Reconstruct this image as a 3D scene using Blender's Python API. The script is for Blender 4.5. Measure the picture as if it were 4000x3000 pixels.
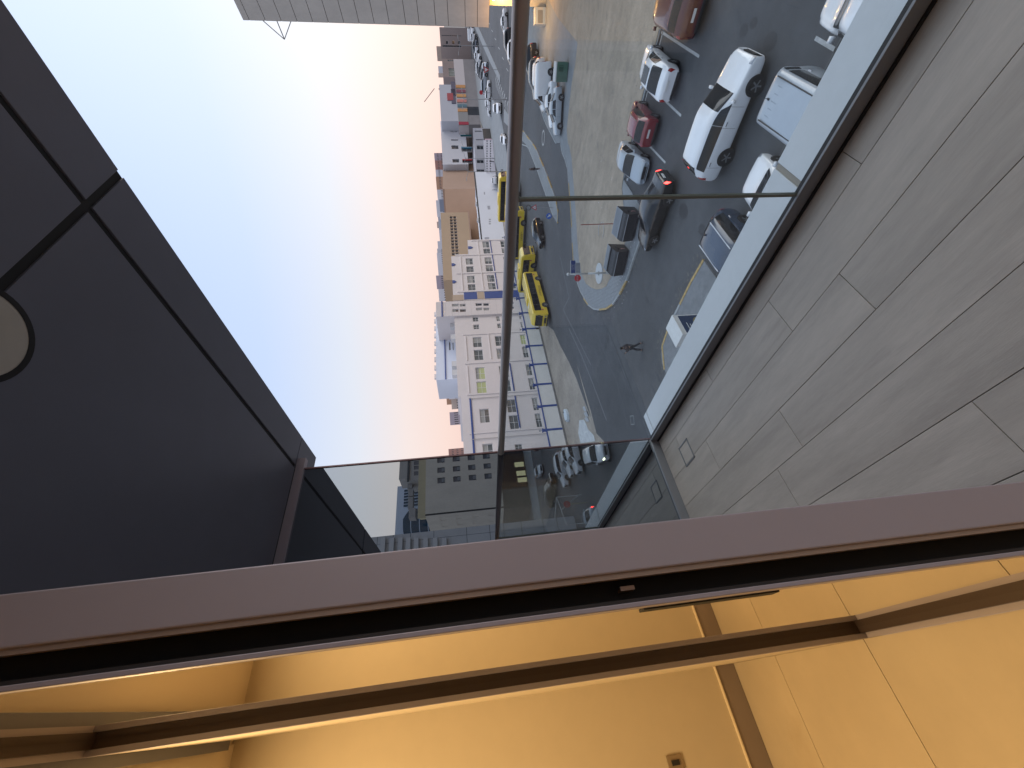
import bpy, bmesh, math, random
from mathutils import Vector, Matrix
random.seed(7)
for o in list(bpy.data.objects): bpy.data.objects.remove(o)
S = bpy.context.scene
COL = S.collection
PI = math.pi
# ------------------------------------------------------------------ camera
FPX = 1575.262                       # focal length in pixels of the 4000 px wide photograph
E1 = (-0.62729866, -0.04375909, 0.77754841)    # balcony direction (+Y)
E2 = (0.77584929, -0.12163331, 0.61908255)     # outward direction (+X)
UPV = (-0.0674853, -0.99161004, -0.11025087)
EYE = 13.2                           # eye above the street
FL = 11.79                           # balcony floor level
def cam2w(c): return Vector((sum(a*b for a, b in zip(E2, c)), sum(a*b for a, b in zip(E1, c)), sum(a*b for a, b in zip(UPV, c))))
cam = bpy.data.cameras.new('camera'); camo = bpy.data.objects.new('camera', cam); COL.objects.link(camo)
lx, ly, lz = cam2w((0, 1, 0)), cam2w((1, 0, 0)), cam2w((0, 0, -1))
R = Matrix((lx, ly, lz)).transposed().to_4x4(); R.translation = Vector((0, 0, EYE))
camo.matrix_world = R
cam.sensor_width = 36; cam.sensor_fit = 'HORIZONTAL'; cam.lens = 36*FPX/4000
cam.clip_start = 0.05; cam.clip_end = 9000
S.camera = camo
S.render.resolution_x = 1024; S.render.resolution_y = 768
# ------------------------------------------------------------------ light
SUN_AZ, SUN_EL = math.radians(-38), math.radians(9)
W = bpy.data.worlds.new('World'); S.world = W; W.use_nodes = True
nt = W.node_tree; nt.nodes.clear()
def N(t, **k):
    n = nt.nodes.new(t)
    for a, b in k.items(): setattr(n, a, b)
    return n
def math_node(op, a, b=None, clamp=False):
    n = N('ShaderNodeMath', operation=op, use_clamp=clamp)
    for i, v in enumerate((a, b)):
        if v is None: continue
        if isinstance(v, (int, float)): n.inputs[i].default_value = v
        else: nt.links.new(v, n.inputs[i])
    return n.outputs[0]
out = N('ShaderNodeOutputWorld'); bg = N('ShaderNodeBackground'); add = N('ShaderNodeAddShader'); bg2 = N('ShaderNodeBackground')
tc = N('ShaderNodeTexCoord'); sep = N('ShaderNodeSeparateXYZ'); nt.links.new(tc.outputs['Generated'], sep.inputs[0])
ramp = N('ShaderNodeValToRGB')
el = math_node('MAXIMUM', sep.outputs[2], 0.0)
nt.links.new(el, ramp.inputs[0])
cr = ramp.color_ramp
stops = [(0.0, (.68, .50, .455)), (.06, (.70, .545, .50)), (.15, (.68, .59, .57)), (.26, (.57, .60, .67)), (.42, (.44, .535, .73)), (.62, (.38, .495, .73)), (1.0, (.74, .78, .86))]
while len(cr.elements) < len(stops): cr.elements.new(.5)
for e, (p, c) in zip(cr.elements, stops): e.position = p; e.color = (*c, 1)
# after-glow round the place where the sun went down
dotn = N('ShaderNodeVectorMath', operation='DOT_PRODUCT'); nrm = N('ShaderNodeVectorMath', operation='NORMALIZE')
nt.links.new(tc.outputs['Generated'], nrm.inputs[0]); nt.links.new(nrm.outputs[0], dotn.inputs[0])
dotn.inputs[1].default_value = (math.cos(SUN_EL+.16)*math.cos(SUN_AZ), math.cos(SUN_EL+.16)*math.sin(SUN_AZ), math.sin(SUN_EL+.16))
g = math_node('POWER', math_node('MAXIMUM', dotn.outputs['Value'], 0.0), 2.6)
gl = N('ShaderNodeMix', data_type='RGBA', blend_type='ADD'); gl.inputs['Factor'].default_value = 1
glc = N('ShaderNodeMix', data_type='RGBA', blend_type='MIX')
nt.links.new(g, glc.inputs['Factor']); glc.inputs['A'].default_value = (0, 0, 0, 1); glc.inputs['B'].default_value = (.42, .385, .35, 1)
nt.links.new(ramp.outputs[0], gl.inputs['A']); nt.links.new(glc.outputs['Result'], gl.inputs['B'])
nt.links.new(gl.outputs['Result'], bg.inputs[0]); bg.inputs[1].default_value = 1.0
sky = N('ShaderNodeTexSky', sky_type='NISHITA', sun_disc=False, sun_elevation=math.radians(1.5), sun_rotation=PI/2-SUN_AZ)
nt.links.new(sky.outputs[0], bg2.inputs[0]); bg2.inputs[1].default_value = 0.012
nt.links.new(bg.outputs[0], add.inputs[0]); nt.links.new(bg2.outputs[0], add.inputs[1]); nt.links.new(add.outputs[0], out.inputs[0])
sun = bpy.data.lights.new('sun', 'SUN'); sun.energy = 0.8; sun.angle = math.radians(45); sun.color = (1, .93, .86)
suno = bpy.data.objects.new('sun', sun); COL.objects.link(suno)
sd = -Vector((math.cos(math.radians(28))*math.cos(SUN_AZ), math.cos(math.radians(28))*math.sin(SUN_AZ), math.sin(math.radians(28))))
suno.rotation_euler = sd.to_track_quat('-Z', 'Y').to_euler(); suno.location = (0, 0, 60)
S.view_settings.view_transform = 'Standard'; S.view_settings.look = 'None'; S.view_settings.gamma = 1; S.view_settings.exposure = 0.45
S.view_settings.use_curve_mapping = False
S.cycles.max_bounces = 8; S.cycles.transparent_max_bounces = 12

# ------------------------------------------------------------------ survey helpers (photograph -> points in the place)
def ray(px, py): return cam2w((1500-py, px-2000, FPX))
def gp(p, z=0.0):
    r = ray(*p); t = (z-EYE)/r.z; return (r.x*t, r.y*t)
GLY = 2.62                           # plane of the reflecting screen
def gm(p, z=0.0):
    x, y = gp(p, z); return (x, 2*GLY-y)
def ZF(x0, y0, s=.3617): return lambda x, y: (x0+x*s, y0+y*s)
zA, zB, zC, zD = ZF(1500, 0), ZF(1500, 500), ZF(1500, 1000), ZF(1500, 1500)
zE, zF, zG, zK, zL = ZF(2200, 0), ZF(2200, 500), ZF(2200, 1100), ZF(2900, 0), ZF(2600, 600)
z2 = ZF(1700, 100, 280/1858); z3 = ZF(1700, 330, 300/1843); z4 = ZF(1690, 850, 430/1659)
z5 = ZF(1690, 1700, 510/1692); z6 = ZF(2050, 1700, 500/1659); z7 = ZF(1850, 0, 400/1896); z8 = ZF(1350, 1850, 400/1659)

# ------------------------------------------------------------------ materials
MATS = {}
def mat(name, col, rough=.6, metal=0.0, noise=None, bump=None, spec=.5, coat=0.0, emit=None, emit_s=1.0, stretch=None, dirt=None):
    if name in MATS: return MATS[name]
    m = bpy.data.materials.new(name); m.use_nodes = True; t = m.node_tree; b = t.nodes['Principled BSDF']
    b.inputs['Base Color'].default_value = (*col, 1); b.inputs['Roughness'].default_value = rough; b.inputs['Metallic'].default_value = metal
    b.inputs['Specular IOR Level'].default_value = spec; b.inputs['Coat Weight'].default_value = coat; b.inputs['Coat Roughness'].default_value = .05
    if emit: b.inputs['Emission Color'].default_value = (*emit, 1); b.inputs['Emission Strength'].default_value = emit_s
    tcn = None
    def coords():
        nonlocal tcn
        if tcn is None:
            tcn = t.nodes.new('ShaderNodeTexCoord'); mp = t.nodes.new('ShaderNodeMapping')
            if stretch: mp.inputs['Scale'].default_value = stretch
            t.links.new(tcn.outputs['Object'], mp.inputs[0]); tcn = mp
        return tcn.outputs[0]
    last = None
    if noise:
        layers = noise if isinstance(noise[0], (tuple, list)) else [noise]
        for sc, am in layers:
            n = t.nodes.new('ShaderNodeTexNoise'); n.inputs['Scale'].default_value = sc; n.inputs['Detail'].default_value = 6; n.inputs['Roughness'].default_value = .62
            t.links.new(coords(), n.inputs['Vector'])
            mr = t.nodes.new('ShaderNodeMapRange'); mr.inputs['From Min'].default_value = .25; mr.inputs['From Max'].default_value = .75
            mr.inputs['To Min'].default_value = 1-am; mr.inputs['To Max'].default_value = 1+am
            t.links.new(n.outputs[0], mr.inputs[0])
            mx = t.nodes.new('ShaderNodeMix'); mx.data_type = 'RGBA'; mx.blend_type = 'MULTIPLY'; mx.inputs['Factor'].default_value = 1
            if last is None: mx.inputs['A'].default_value = (*col, 1)
            else: t.links.new(last, mx.inputs['A'])
            cmb = t.nodes.new('ShaderNodeCombineColor')
            for i in range(3): t.links.new(mr.outputs[0], cmb.inputs[i])
            t.links.new(cmb.outputs[0], mx.inputs['B']); last = mx.outputs['Result']
    if dirt:
        sc, thr, dc = dirt
        n = t.nodes.new('ShaderNodeTexNoise'); n.inputs['Scale'].default_value = sc; n.inputs['Detail'].default_value = 8; n.inputs['Roughness'].default_value = .7
        t.links.new(coords(), n.inputs['Vector'])
        mr = t.nodes.new('ShaderNodeMapRange'); mr.inputs['From Min'].default_value = thr; mr.inputs['From Max'].default_value = thr+.18; t.links.new(n.outputs[0], mr.inputs[0])
        mx = t.nodes.new('ShaderNodeMix'); mx.data_type = 'RGBA'
        t.links.new(mr.outputs[0], mx.inputs['Factor'])
        if last is None: mx.inputs['A'].default_value = (*col, 1)
        else: t.links.new(last, mx.inputs['A'])
        mx.inputs['B'].default_value = (*dc, 1); last = mx.outputs['Result']
    if last is not None: t.links.new(last, b.inputs['Base Color'])
    if bump:
        n = t.nodes.new('ShaderNodeTexNoise'); n.inputs['Scale'].default_value = bump[0]; n.inputs['Detail'].default_value = 5
        t.links.new(coords(), n.inputs['Vector'])
        bp = t.nodes.new('ShaderNodeBump'); bp.inputs['Strength'].default_value = bump[1]; bp.inputs['Distance'].default_value = .02
        t.links.new(n.outputs[0], bp.inputs['Height']); t.links.new(bp.outputs[0], b.inputs['Normal'])
    MATS[name] = m; return m
def glassmat(name, tint, fres_lo, fres_hi, rough=0.0):
    m = bpy.data.materials.new(name); m.use_nodes = True; t = m.node_tree; t.nodes.clear()
    o = t.nodes.new('ShaderNodeOutputMaterial'); mx = t.nodes.new('ShaderNodeMixShader'); tr = t.nodes.new('ShaderNodeBsdfTransparent'); gl = t.nodes.new('ShaderNodeBsdfGlossy')
    lw = t.nodes.new('ShaderNodeLayerWeight'); lw.inputs[0].default_value = .5
    pw = t.nodes.new('ShaderNodeMath'); pw.operation = 'POWER'; pw.inputs[1].default_value = 3.0
    mr = t.nodes.new('ShaderNodeMapRange'); mr.inputs['To Min'].default_value = fres_lo; mr.inputs['To Max'].default_value = fres_hi
    t.links.new(lw.outputs['Facing'], pw.inputs[0]); t.links.new(pw.outputs[0], mr.inputs[0])
    tr.inputs[0].default_value = (*tint, 1); gl.inputs['Roughness'].default_value = rough; gl.inputs[0].default_value = (1, 1, 1, 1)
    t.links.new(mr.outputs[0], mx.inputs[0]); t.links.new(tr.outputs[0], mx.inputs[1]); t.links.new(gl.outputs[0], mx.inputs[2]); t.links.new(mx.outputs[0], o.inputs[0])
    MATS[name] = m; return m
ASPH = mat('asphalt', (.062, .065, .071), .78, noise=[(.12, .28), (1.3, .16), (30, .22)], bump=(60, .4), dirt=(.22, .56, (.092, .094, .098)))
SAND = mat('sand', (.32, .27, .21), .95, noise=[(.2, .22), (1.3, .18), (14, .28)], bump=(9, .6), stretch=(1, .65, 1), dirt=(.9, .55, (.21, .185, .155)))
DUST = mat('dusty_ground', (.27, .24, .205), .95, noise=[(.3, .25), (3, .22), (30, .15)], bump=(7, .7), dirt=(.7, .6, (.36, .335, .30)))
PAVE = mat('paving', (.21, .225, .235), .85, noise=[(.5, .16), (6, .12)], bump=(20, .3))
KERB = mat('kerb_concrete', (.30, .315, .32), .8, noise=(4, .2))
KYEL = mat('kerb_yellow', (.40, .28, .11), .8, noise=(9, .45), dirt=(6, .52, (.28, .27, .24)))
PAINT = mat('road_paint', (.36, .37, .37), .7, noise=(5, .25))
TYRE = mat('tyre', (.018, .018, .02), .75); RIM = mat('rim', (.36, .37, .38), .3, .8); RIMD = mat('dark_rim', (.26, .27, .28), .35, .6)
CGLS = mat('car_glass', (.010, .012, .015), .05, spec=.45)
BLACKP = mat('black_plastic', (.02, .02, .022), .5); CHROME = mat('chrome', (.6, .6, .62), .15, 1)
HEADL = mat('headlamp', (.26, .28, .31), .08, .3, coat=1); TAILL = mat('tail_lamp', (.30, .012, .015), .15, coat=1)
TAILON = mat('tail_lamp_lit', (.6, .02, .02), .3, emit=(1, .05, .04), emit_s=7); HEADON = mat('headlamp_lit', (.9, .9, .7), .3, emit=(1, .93, .55), emit_s=9)
PLATE = mat('number_plate', (.62, .62, .6), .5)
def paint(n, c, rough=.25): return mat('paint_'+n, c, rough, noise=(2.5, .04), coat=.7)
P_WHITE = paint('white', (.74, .75, .76)); P_SILV = paint('silver', (.34, .38, .42), .3); P_RED = paint('red', (.19, .022, .03)); P_MAROON = paint('maroon', (.085, .02, .022))
P_BLACK = paint('black', (.012, .012, .014)); P_NAVY = paint('navy', (.03, .045, .075)); P_GREY = paint('grey', (.10, .11, .12)); P_YEL = paint('school_yellow', (.66, .48, .03), .35)
P_DGREY = paint('dark_grey', (.04, .043, .05)); P_CREAM = paint('cream', (.62, .60, .52))

# ------------------------------------------------------------------ object helpers
def tag(o, label=None, cat=None, group=None, kind=None):
    if label: o['label'] = label
    if cat: o['category'] = cat
    if group: o['group'] = group
    if kind: o['kind'] = kind
    return o
def empty(name, loc=(0, 0, 0), rz=0, **k):
    o = bpy.data.objects.new(name, None); o.location = loc; o.rotation_euler = (0, 0, rz); o.empty_display_size = .3
    COL.objects.link(o); return tag(o, **k)
def link(name, me, m=None, parent=None, loc=None, **k):
    o = bpy.data.objects.new(name, me); COL.objects.link(o)
    if parent: o.parent = parent
    if loc: o.location = loc
    if m:
        if not me.materials: me.materials.append(None)
        o.material_slots[0].link = 'OBJECT'; o.material_slots[0].material = m
    return tag(o, **k)
class MB:
    def __init__(s): s.v = []; s.f = []
    def poly(s, pts):
        i = len(s.v); s.v += [tuple(p) for p in pts]; s.f.append(tuple(range(i, i+len(pts)))); return s
    def box(s, x0, x1, y0, y1, z0, z1, M=None):
        if x0 > x1: x0, x1 = x1, x0
        if y0 > y1: y0, y1 = y1, y0
        if z0 > z1: z0, z1 = z1, z0
        i = len(s.v); P = [(x0, y0, z0), (x1, y0, z0), (x1, y1, z0), (x0, y1, z0), (x0, y0, z1), (x1, y0, z1), (x1, y1, z1), (x0, y1, z1)]
        if M is not None: P = [tuple(M @ Vector(p)) for p in P]
        s.v += P
        s.f += [(i+a, i+b, i+c, i+d) for a, b, c, d in ((0, 3, 2, 1), (4, 5, 6, 7), (0, 1, 5, 4), (1, 2, 6, 5), (2, 3, 7, 6), (3, 0, 4, 7))]; return s
    def prism(s, pts, z0, z1):
        if sum(pts[k-1][0]*pts[k][1]-pts[k][0]*pts[k-1][1] for k in range(len(pts))) < 0: pts = pts[::-1]
        n = len(pts); i = len(s.v); s.v += [(p[0], p[1], z0) for p in pts]+[(p[0], p[1], z1) for p in pts]
        s.f += [tuple(range(i+n, i+2*n)), tuple(range(i+n-1, i-1, -1))]+[(i+k, i+(k+1) % n, i+n+(k+1) % n, i+n+k) for k in range(n)]; return s
    def tube(s, p0, p1, r, n=10, r1=None, cap=True):
        p0, p1 = Vector(p0), Vector(p1); d = (p1-p0).normalized(); a = d.orthogonal().normalized(); b = d.cross(a); i = len(s.v); r1 = r if r1 is None else r1
        for p, q in ((p0, r), (p1, r1)):
            for k in range(n): t = 2*PI*k/n; s.v.append(tuple(p+a*math.cos(t)*q+b*math.sin(t)*q))
        s.f += [(i+k, i+(k+1) % n, i+n+(k+1) % n, i+n+k) for k in range(n)]
        if cap: s.f += [tuple(range(i+n-1, i-1, -1)), tuple(range(i+n, i+2*n))]
        return s
    def mesh(s, name):
        me = bpy.data.meshes.new(name); me.from_pydata(s.v, [], s.f); me.update(); return me
    def build(s, name, m=None, parent=None, bevel=0, smooth=False, **k):
        me = s.mesh(name)
        if smooth:
            for p in me.polygons: p.use_smooth = True
        o = link(name, me, m, parent, **k)
        if bevel:
            b = o.modifiers.new('bevel', 'BEVEL'); b.width = bevel; b.segments = 2; b.limit_method = 'ANGLE'
        return o
def box(name, x0, x1, y0, y1, z0, z1, m, parent=None, bevel=0, **k): return MB().box(x0, x1, y0, y1, z0, z1).build(name, m, parent, bevel, **k)

# ------------------------------------------------------------------ ground, roads
MB().poly([(-3000, -3000, -.02), (6000, -3000, -.02), (6000, 5000, -.02), (-3000, 5000, -.02)]).build('ground', DUST, kind='structure')
edge = [gp(q) for q in (zC(1700, 700), zC(1830, 800), zC(1900, 960), zC(2000, 1150), zC(2080, 1330), zC(2140, 1500), zD(2230, 350), zG(120, 800), zG(180, 1000), zG(240, 1200), zG(300, 1400), zG(360, 1640), (2375, 1740))]
road_poly = [(8, -130), (320, -130), (320, 74), (120, 58), (62, 48.0)] + edge + [(8, 37)]
MB().prism(road_poly, -.015, 0.004).build('road', ASPH, kind='structure')
def strip(pts, w, m, name, z=.012, parent=None, **k):
    b = MB()
    for (x0, y0), (x1, y1) in zip(pts, pts[1:]):
        d = Vector((x1-x0, y1-y0)); d.normalize(); n = Vector((-d.y, d.x))*w/2
        b.poly([(x0-n.x, y0-n.y, z), (x1-n.x, y1-n.y, z), (x1+n.x, y1+n.y, z), (x0+n.x, y0+n.y, z)])
    return b.build(name, m, parent, **k)
def kerb_run(parent, pts, w=.16, h=.14, yellow=(), closed=False, seg=1.6):
    """kerb stones laid end to end along pts, each its own object; yellow = indices painted"""
    P = [Vector(p) for p in pts]
    if closed: P = P+[P[0]]
    L = [0]
    for a, b in zip(P, P[1:]): L.append(L[-1]+(b-a).length)
    n = max(1, int(L[-1]/seg))
    def at(t):
        t = max(0, min(L[-1]-1e-6, t))
        for i in range(len(P)-1):
            if L[i+1] >= t: return P[i].lerp(P[i+1], (t-L[i])/(L[i+1]-L[i]))
        return P[-1]
    for k in range(n):
        a, b = at(L[-1]*k/n), at(L[-1]*(k+1)/n); d = (b-a).normalized(); a = a+d*.012; b = b-d*.012; q = Vector((-d.y, d.x))*w/2
        MB().prism([(a-q)[:], (b-q)[:], (b+q)[:], (a+q)[:]], 0, h).build('kerb_stone', KYEL if ((k//2) % 2 if yellow == 'alt' else k in yellow) else KERB, parent)
# --- wedge shaped sand lot between the two roads
far_edge = [gp(q) for q in (z7(1880, 1500), z7(1870, 1659), zA(1915, 1540), zB(1920, 240), zB(1960, 320), zB(1990, 420), zB(2005, 600), zB(2020, 800), zB(2035, 1000), zB(2045, 1300), zB(2060, 1500), zC(2060, 130), zC(2085, 250), zC(2115, 330), zC(2140, 400), zC(2180, 460))]
tip = [gp(q) for q in (zG(230, 180), zG(280, 250), zG(340, 295), zG(420, 305), zG(490, 290), zG(550, 240), zG(600, 170), zG(650, 70), zG(690, 0))]
near_edge = [gp(q) for q in (zF(740, 1510), zF(800, 1330), zF(840, 1220))]
lot = [(86, 8.6), (82, 16.5), (72, 19.5), (62, 20.4), (54.2, 20.2)]+far_edge[2:]+tip+near_edge+[(25.6, 14.0), (30.6, 14.0), (30.8, 4), (30.8, -50), (60, -50), (69, -20)]
MB().prism(lot, -.01, .10).build('pavement', PAVE, kind='structure')
sand_in = [(67, 8.6)]+[gp(q) for q in (zA(1880, 180), zA(2105, 460), zA(2080, 680), zA(2040, 900), zA(1985, 1400), zA(2000, 1560), zB(2010, 180), zB(2040, 330), zB(2060, 600), zB(2080, 850), zB(2100, 1200), zB(2120, 1440), zC(2150, 200), zF(240, 1640), zG(260, 20), zG(310, 60), zG(370, 85), zG(430, 75), zG(480, 50), zG(500, 0), zF(560, 1560), zF(600, 1450), zF(650, 1330), zF(700, 1200))]+[(30.5, 14.6), (30.95, 13.2), (30.95, -49), (60, -49), (68, -20)]
lotb = MB().prism(sand_in, 0, .135).build('sand_lot', SAND, kind='structure')
kroot = empty('kerb', (40, 25, 0), kind='structure')
def rel(o, root):
    o.matrix_parent_inverse = Matrix.Translation(-Vector(root.location)); return o
def kerbs(pts, yellow=(), **k):
    kerb_run(kroot, [(p[0]-kroot.location.x, p[1]-kroot.location.y) for p in pts], yellow=yellow, **k)
kerbs(far_edge[2:], yellow=(4, 5, 6, 8, 9, 20, 21, 22)); kerbs(tip+near_edge, yellow=(0, 3, 4, 6, 9, 10, 13, 14, 15))
kerbs([(82, 16.5), (72, 19.5), (62, 20.4), (54.2, 20.2)])
# median
med_r = [gp(q) for q in (zB(1640, 210), zB(1730, 420), zB(1790, 570), zB(1850, 740), zB(1880, 850), zB(1890, 950), zB(1880, 1030))]
med_l = [gp(q) for q in (zB(1560, 200), zB(1650, 420), zB(1720, 620), zB(1770, 760), zB(1800, 850), zB(1840, 960))]
MB().prism([(110, 33.5)]+med_r+med_l[::-1]+[(110, 36.2)], -.01, .12).build('median', PAVE, kind='structure')
kerbs([(86, 28.9)]+med_r, yellow='alt'); kerbs([(86, 32)]+med_l)
# road markings
for a, b in ((zE(1060, 345), zE(1470, 610)), (zE(1105, 1090), zE(1275, 1250)), (zF(930, 190), zF(1105, 375)), (zK(790, 410), zK(1010, 540)),):
    strip([gp(a), gp(b)], .13, PAINT, 'bay_line', parent=None, kind='structure')
strip([(30.55, -20), (30.55, 13.6)], .12, PAINT, 'bay_edge_line', kind='structure')
strip([(16.0, -30), (16.0, 12)], .06, mat('worn_paint', (.11, .115, .12), .8), 'bay_edge_line', kind='structure')
for y in (-12, -7.4, -2.4): strip([(25.6, y), (30.5, y)], .13, PAINT, 'bay_line', kind='structure')
cv = MB()
for k in range(11):      # merge chevrons between the lanes
    x = 132-k*3.3; y = 33.4-k*.25
    for s in (-1, 1): cv.poly([(x, y, .014), (x-1.6, y+s*1.3, .014), (x-2.3, y+s*1.3, .014), (x-.7, y, .014)][::s])
cv.build('road_chevrons', PAINT, kind='structure')
ld = MB()
for k in range(12):
    x = 96+k*9; ld.poly([(x, 25.0, .013), (x+3.5, 25.3, .013), (x+3.5, 25.45, .013), (x, 25.15, .013)])
ld.build('lane_dashes', PAINT, kind='structure')
TAR = mat('tar_seam', (.035, .036, .04), .6); SCR = mat('pale_scrape', (.12, .125, .135), .8)
for pts, m, w in (([zC(1900, 0), zC(2000, 450), zG(0, 300), zG(130, 560), zG(300, 900)], SCR, .16), ([zG(470, 480), zG(640, 900), zG(820, 1400), zG(860, 1500)], TAR, .10), ([zG(370, 560), zG(450, 780), zG(560, 1040), zG(640, 1300), zG(700, 1600)], SCR, .035), ([zG(60, 500), zG(200, 800), zG(320, 1100), zG(470, 1500)], SCR, .22)):
    strip([gp(q) for q in pts], w, m, 'road_seam', z=.0075+w*.01, kind='structure')
for q, r in ((zG(480, 620), .45), (zG(455, 700), .38), (zE(1950, 330), .3), (zF(1300, 900), .5), (zF(1500, 1100), .35), (zK(300, 450), .4), (zK(120, 250), .25), (zG(900, 200), .3)):
    x, y = gp(q); MB().prism([(x+r*math.cos(t*PI/8)*1.1, y+r*.8*math.sin(t*PI/8)) for t in range(16)], .003, .009).build('tar_patch', TAR, kind='structure')
# far pavement strip, service road, car park edges across the far road
FARPAV = [(62, 49.5), (118, 36.6), (143, 40.5), (300, 66), (300, 82), (150, 56), (120, 53), (80, 56), (62, 54)]
MB().prism(FARPAV, -.01, .12).build('pavement', PAVE, kind='structure')
MB().prism([(120, 29.6), (150, 31.2), (300, 40), (300, 43), (150, 33.4), (120, 31.0)], -.01, .12).build('median', PAVE, kind='structure')
MB().prism([(22.5, -75.5), (55, -73.2), (55, -86), (22.5, -86)], -.01, .12).build('pavement', PAVE, kind='structure')
MB().prism([(22, -120), (60, -120), (60, -86), (22, -86)], -.01, .13).build('pavement', mat('dark_forecourt', (.05, .055, .06), .7), kind='structure')
# building side pavement with paving slabs at the near corner, inside the kiosk
near_pv = [gp(q) for q in (zL(430, 1150), zL(370, 1230), zL(290, 1400), zG(1400, 0), zG(1290, 220), zG(1225, 360), zG(1130, 540), zG(1095, 640), zG(1075, 780), zG(1085, 890), zG(1110, 950))]
MB().prism(near_pv+[(8.2, near_pv[-1][1]+1.2), (8.2, near_pv[0][1])], -.01, .115).build('pavement', mat('paving_dark', (.17, .18, .19), .85, noise=(3, .2)), kind='structure')
kerbs([p for p in near_pv], yellow=(0, 1, 3, 4, 7, 8, 10, 11, 12))
slabs = empty('pavement_slabs', (12, 15, .115), kind='structure')
sm = [mat('paving_slab', (.215, .232, .242), .85, noise=(3, .12), bump=(30, .3)), mat('paving_slab_dark', (.175, .19, .20), .85, noise=(3, .15))]
def inside(p, poly):
    c = False
    for i in range(len(poly)):
        (x1, y1), (x2, y2) = poly[i-1], poly[i]
        if (y1 > p[1]) != (y2 > p[1]) and p[0] < (x2-x1)*(p[1]-y1)/(y2-y1)+x1: c = not c
    return c
smesh = MB().prism([(-.29, -.19), (0, -.29), (.29, -.19), (.29, .19), (0, .29), (-.29, .19)], 0, .02).mesh('slab')
ppoly = near_pv+[(8.2, near_pv[-1][1]+1.2), (8.2, near_pv[0][1])]
cnt = 0
for i in range(22):
    for j in range(32):
        x = 15.6-i*.6-(j % 2)*.3; y = near_pv[0][1]+.2+j*.5
        if x > 11 and all(inside((x+a, y+b), ppoly) for a, b in ((.35, 0), (-.3, 0), (0, .35), (0, -.35))) and cnt < 290:
            cnt += 1; o = link('slab', smesh, sm[random.random() < .3], slabs); o.location = (x-12, y-15, .0+random.random()*.004); o.rotation_euler = (0, 0, 0)
# paving bricks of the wedge's rounded tip
tb = MB(); tpoly = far_edge[-7:]+tip+near_edge
for i in range(60):
    for j in range(60):
        x = 24+i*.42+(j % 2)*.2; y = 15.2+j*.24
        if inside((x, y), lot) and inside((x+.25, y+.1), lot) and not inside((x, y), sand_in) and x < 34 and y > 15: tb.box(x, x+.39, y, y+.21, .10, .112+random.random()*.006)
tb.build('paving_bricks', mat('paving_brick', (.235, .25, .262), .85, noise=(5, .15)), kind='stuff')
# ------------------------------------------------------------------ balcony
FT = [mat('floor_tile', (.40, .355, .305), .42, noise=[(1.1, .20), (5, .09), (28, .05)], bump=(60, .05), stretch=(6, .8, 1), dirt=(1.3, .56, (.31, .27, .235)))]
def per_object(m):      # every tile shows another stretch of the print
    t = m.node_tree; mp = [n for n in t.nodes if n.type == 'MAPPING'][0]; oi = t.nodes.new('ShaderNodeObjectInfo'); mu = t.nodes.new('ShaderNodeMath'); mu.operation = 'MULTIPLY'; mu.inputs[1].default_value = 40
    t.links.new(oi.outputs['Random'], mu.inputs[0]); t.links.new(mu.outputs[0], mp.inputs['Location']); return m
per_object(FT[0])
Zf = FL
bal = empty('balcony_floor', (.8, .8, FL), kind='structure')
box('balcony_slab', .07, 1.46, -3.0, 2.62, FL-.3, FL-.012, mat('grout', (.10, .095, .09), .9), kind='structure')
xs = [1.462, 1.312, 1.108, .905, .71, .51, .31, .11]; offs = [.56, 1.159-2.4, .862, 1.46, 1.05, 2.06]
offs = [.557, 1.159, .862, 1.46, 1.66, 2.06, .5]
tcount = 0
for r in range(7):
    x1, x0 = xs[r], xs[r+1]; w = x1-x0-.0028
    ys = [offs[r]+k*1.2 for k in range(-4, 4)]
    for ya, yb in zip(ys, ys[1:]):
        a, b = max(ya, -2.9), min(yb, 2.598)
        if b-a < .02: continue
        me = MB().box(0, w, 0, b-a-.0028, -.012, 0).mesh('floor_tile'); o = link('floor_tile', me, FT[0], bal)
        o.location = (x0+.0014-.8, a+.0014-.8, -random.random()*.0005)
METG = mat('grey_metal', (.22, .225, .235), .45, .3, noise=(3, .06)); METD = mat('bronze_metal', (.35, .31, .345), .5, .2, noise=(2, .05)); RUB = mat('rubber_black', (.008, .008, .009), .7)
# drain cover
dr = empty('floor_drain', (1.154*1.41, 2.31*1.41, FL), label='square tiled drain cover set in the balcony floor by the dark glass screen', cat='drain')
dr.location = (1.626*.0+1.16, 2.31, FL+.0005)
MB().box(-.07, .07, -.07, -.062, 0, .003).box(-.07, .07, .062, .07, 0, .003).box(-.07, -.062, -.07, .07, 0, .003).box(.062, .07, -.07, .07, 0, .003).build('frame', METG, dr)
MB().box(-.058, .058, -.058, .058, .0, .002).build('cover', FT[0], dr)
# ledge and glass guard
lg = empty('parapet_ledge', (1.57, 0, FL), label='pale metal ledge running outside the glass guard of the balcony', cat='ledge')
LEDM = mat('ledge_metal', (.52, .56, .59), .45, noise=[(1.2, .05), (20, .03)], dirt=(6, .74, (.26, .27, .27)))
for y0, y1 in ((-3, .706), (.732, 2.588), (2.598, 2.66)): MB().box(1.462-1.57, 1.69-1.57, y0, y1, -.12, .01).build('ledge_panel', LEDM, lg, bevel=.002)
MB().box(1.462-1.57, 1.685-1.57, -3, 2.66, -.14, -.125).build('gasket', RUB, lg)
for ya, yw in ((.7065, .025), (2.588, .01)): MB().box(1.463-1.57, 1.687-1.57, ya, ya+yw, -.05, .004).build('joint_sealant', mat('sealant', (.27, .25, .215), .8), lg)
GUARD = glassmat('guard_glass', (.885, .93, .95), .035, .5)
SEAM = mat('glass_edge', (.16, .17, .14), .35)
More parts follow.
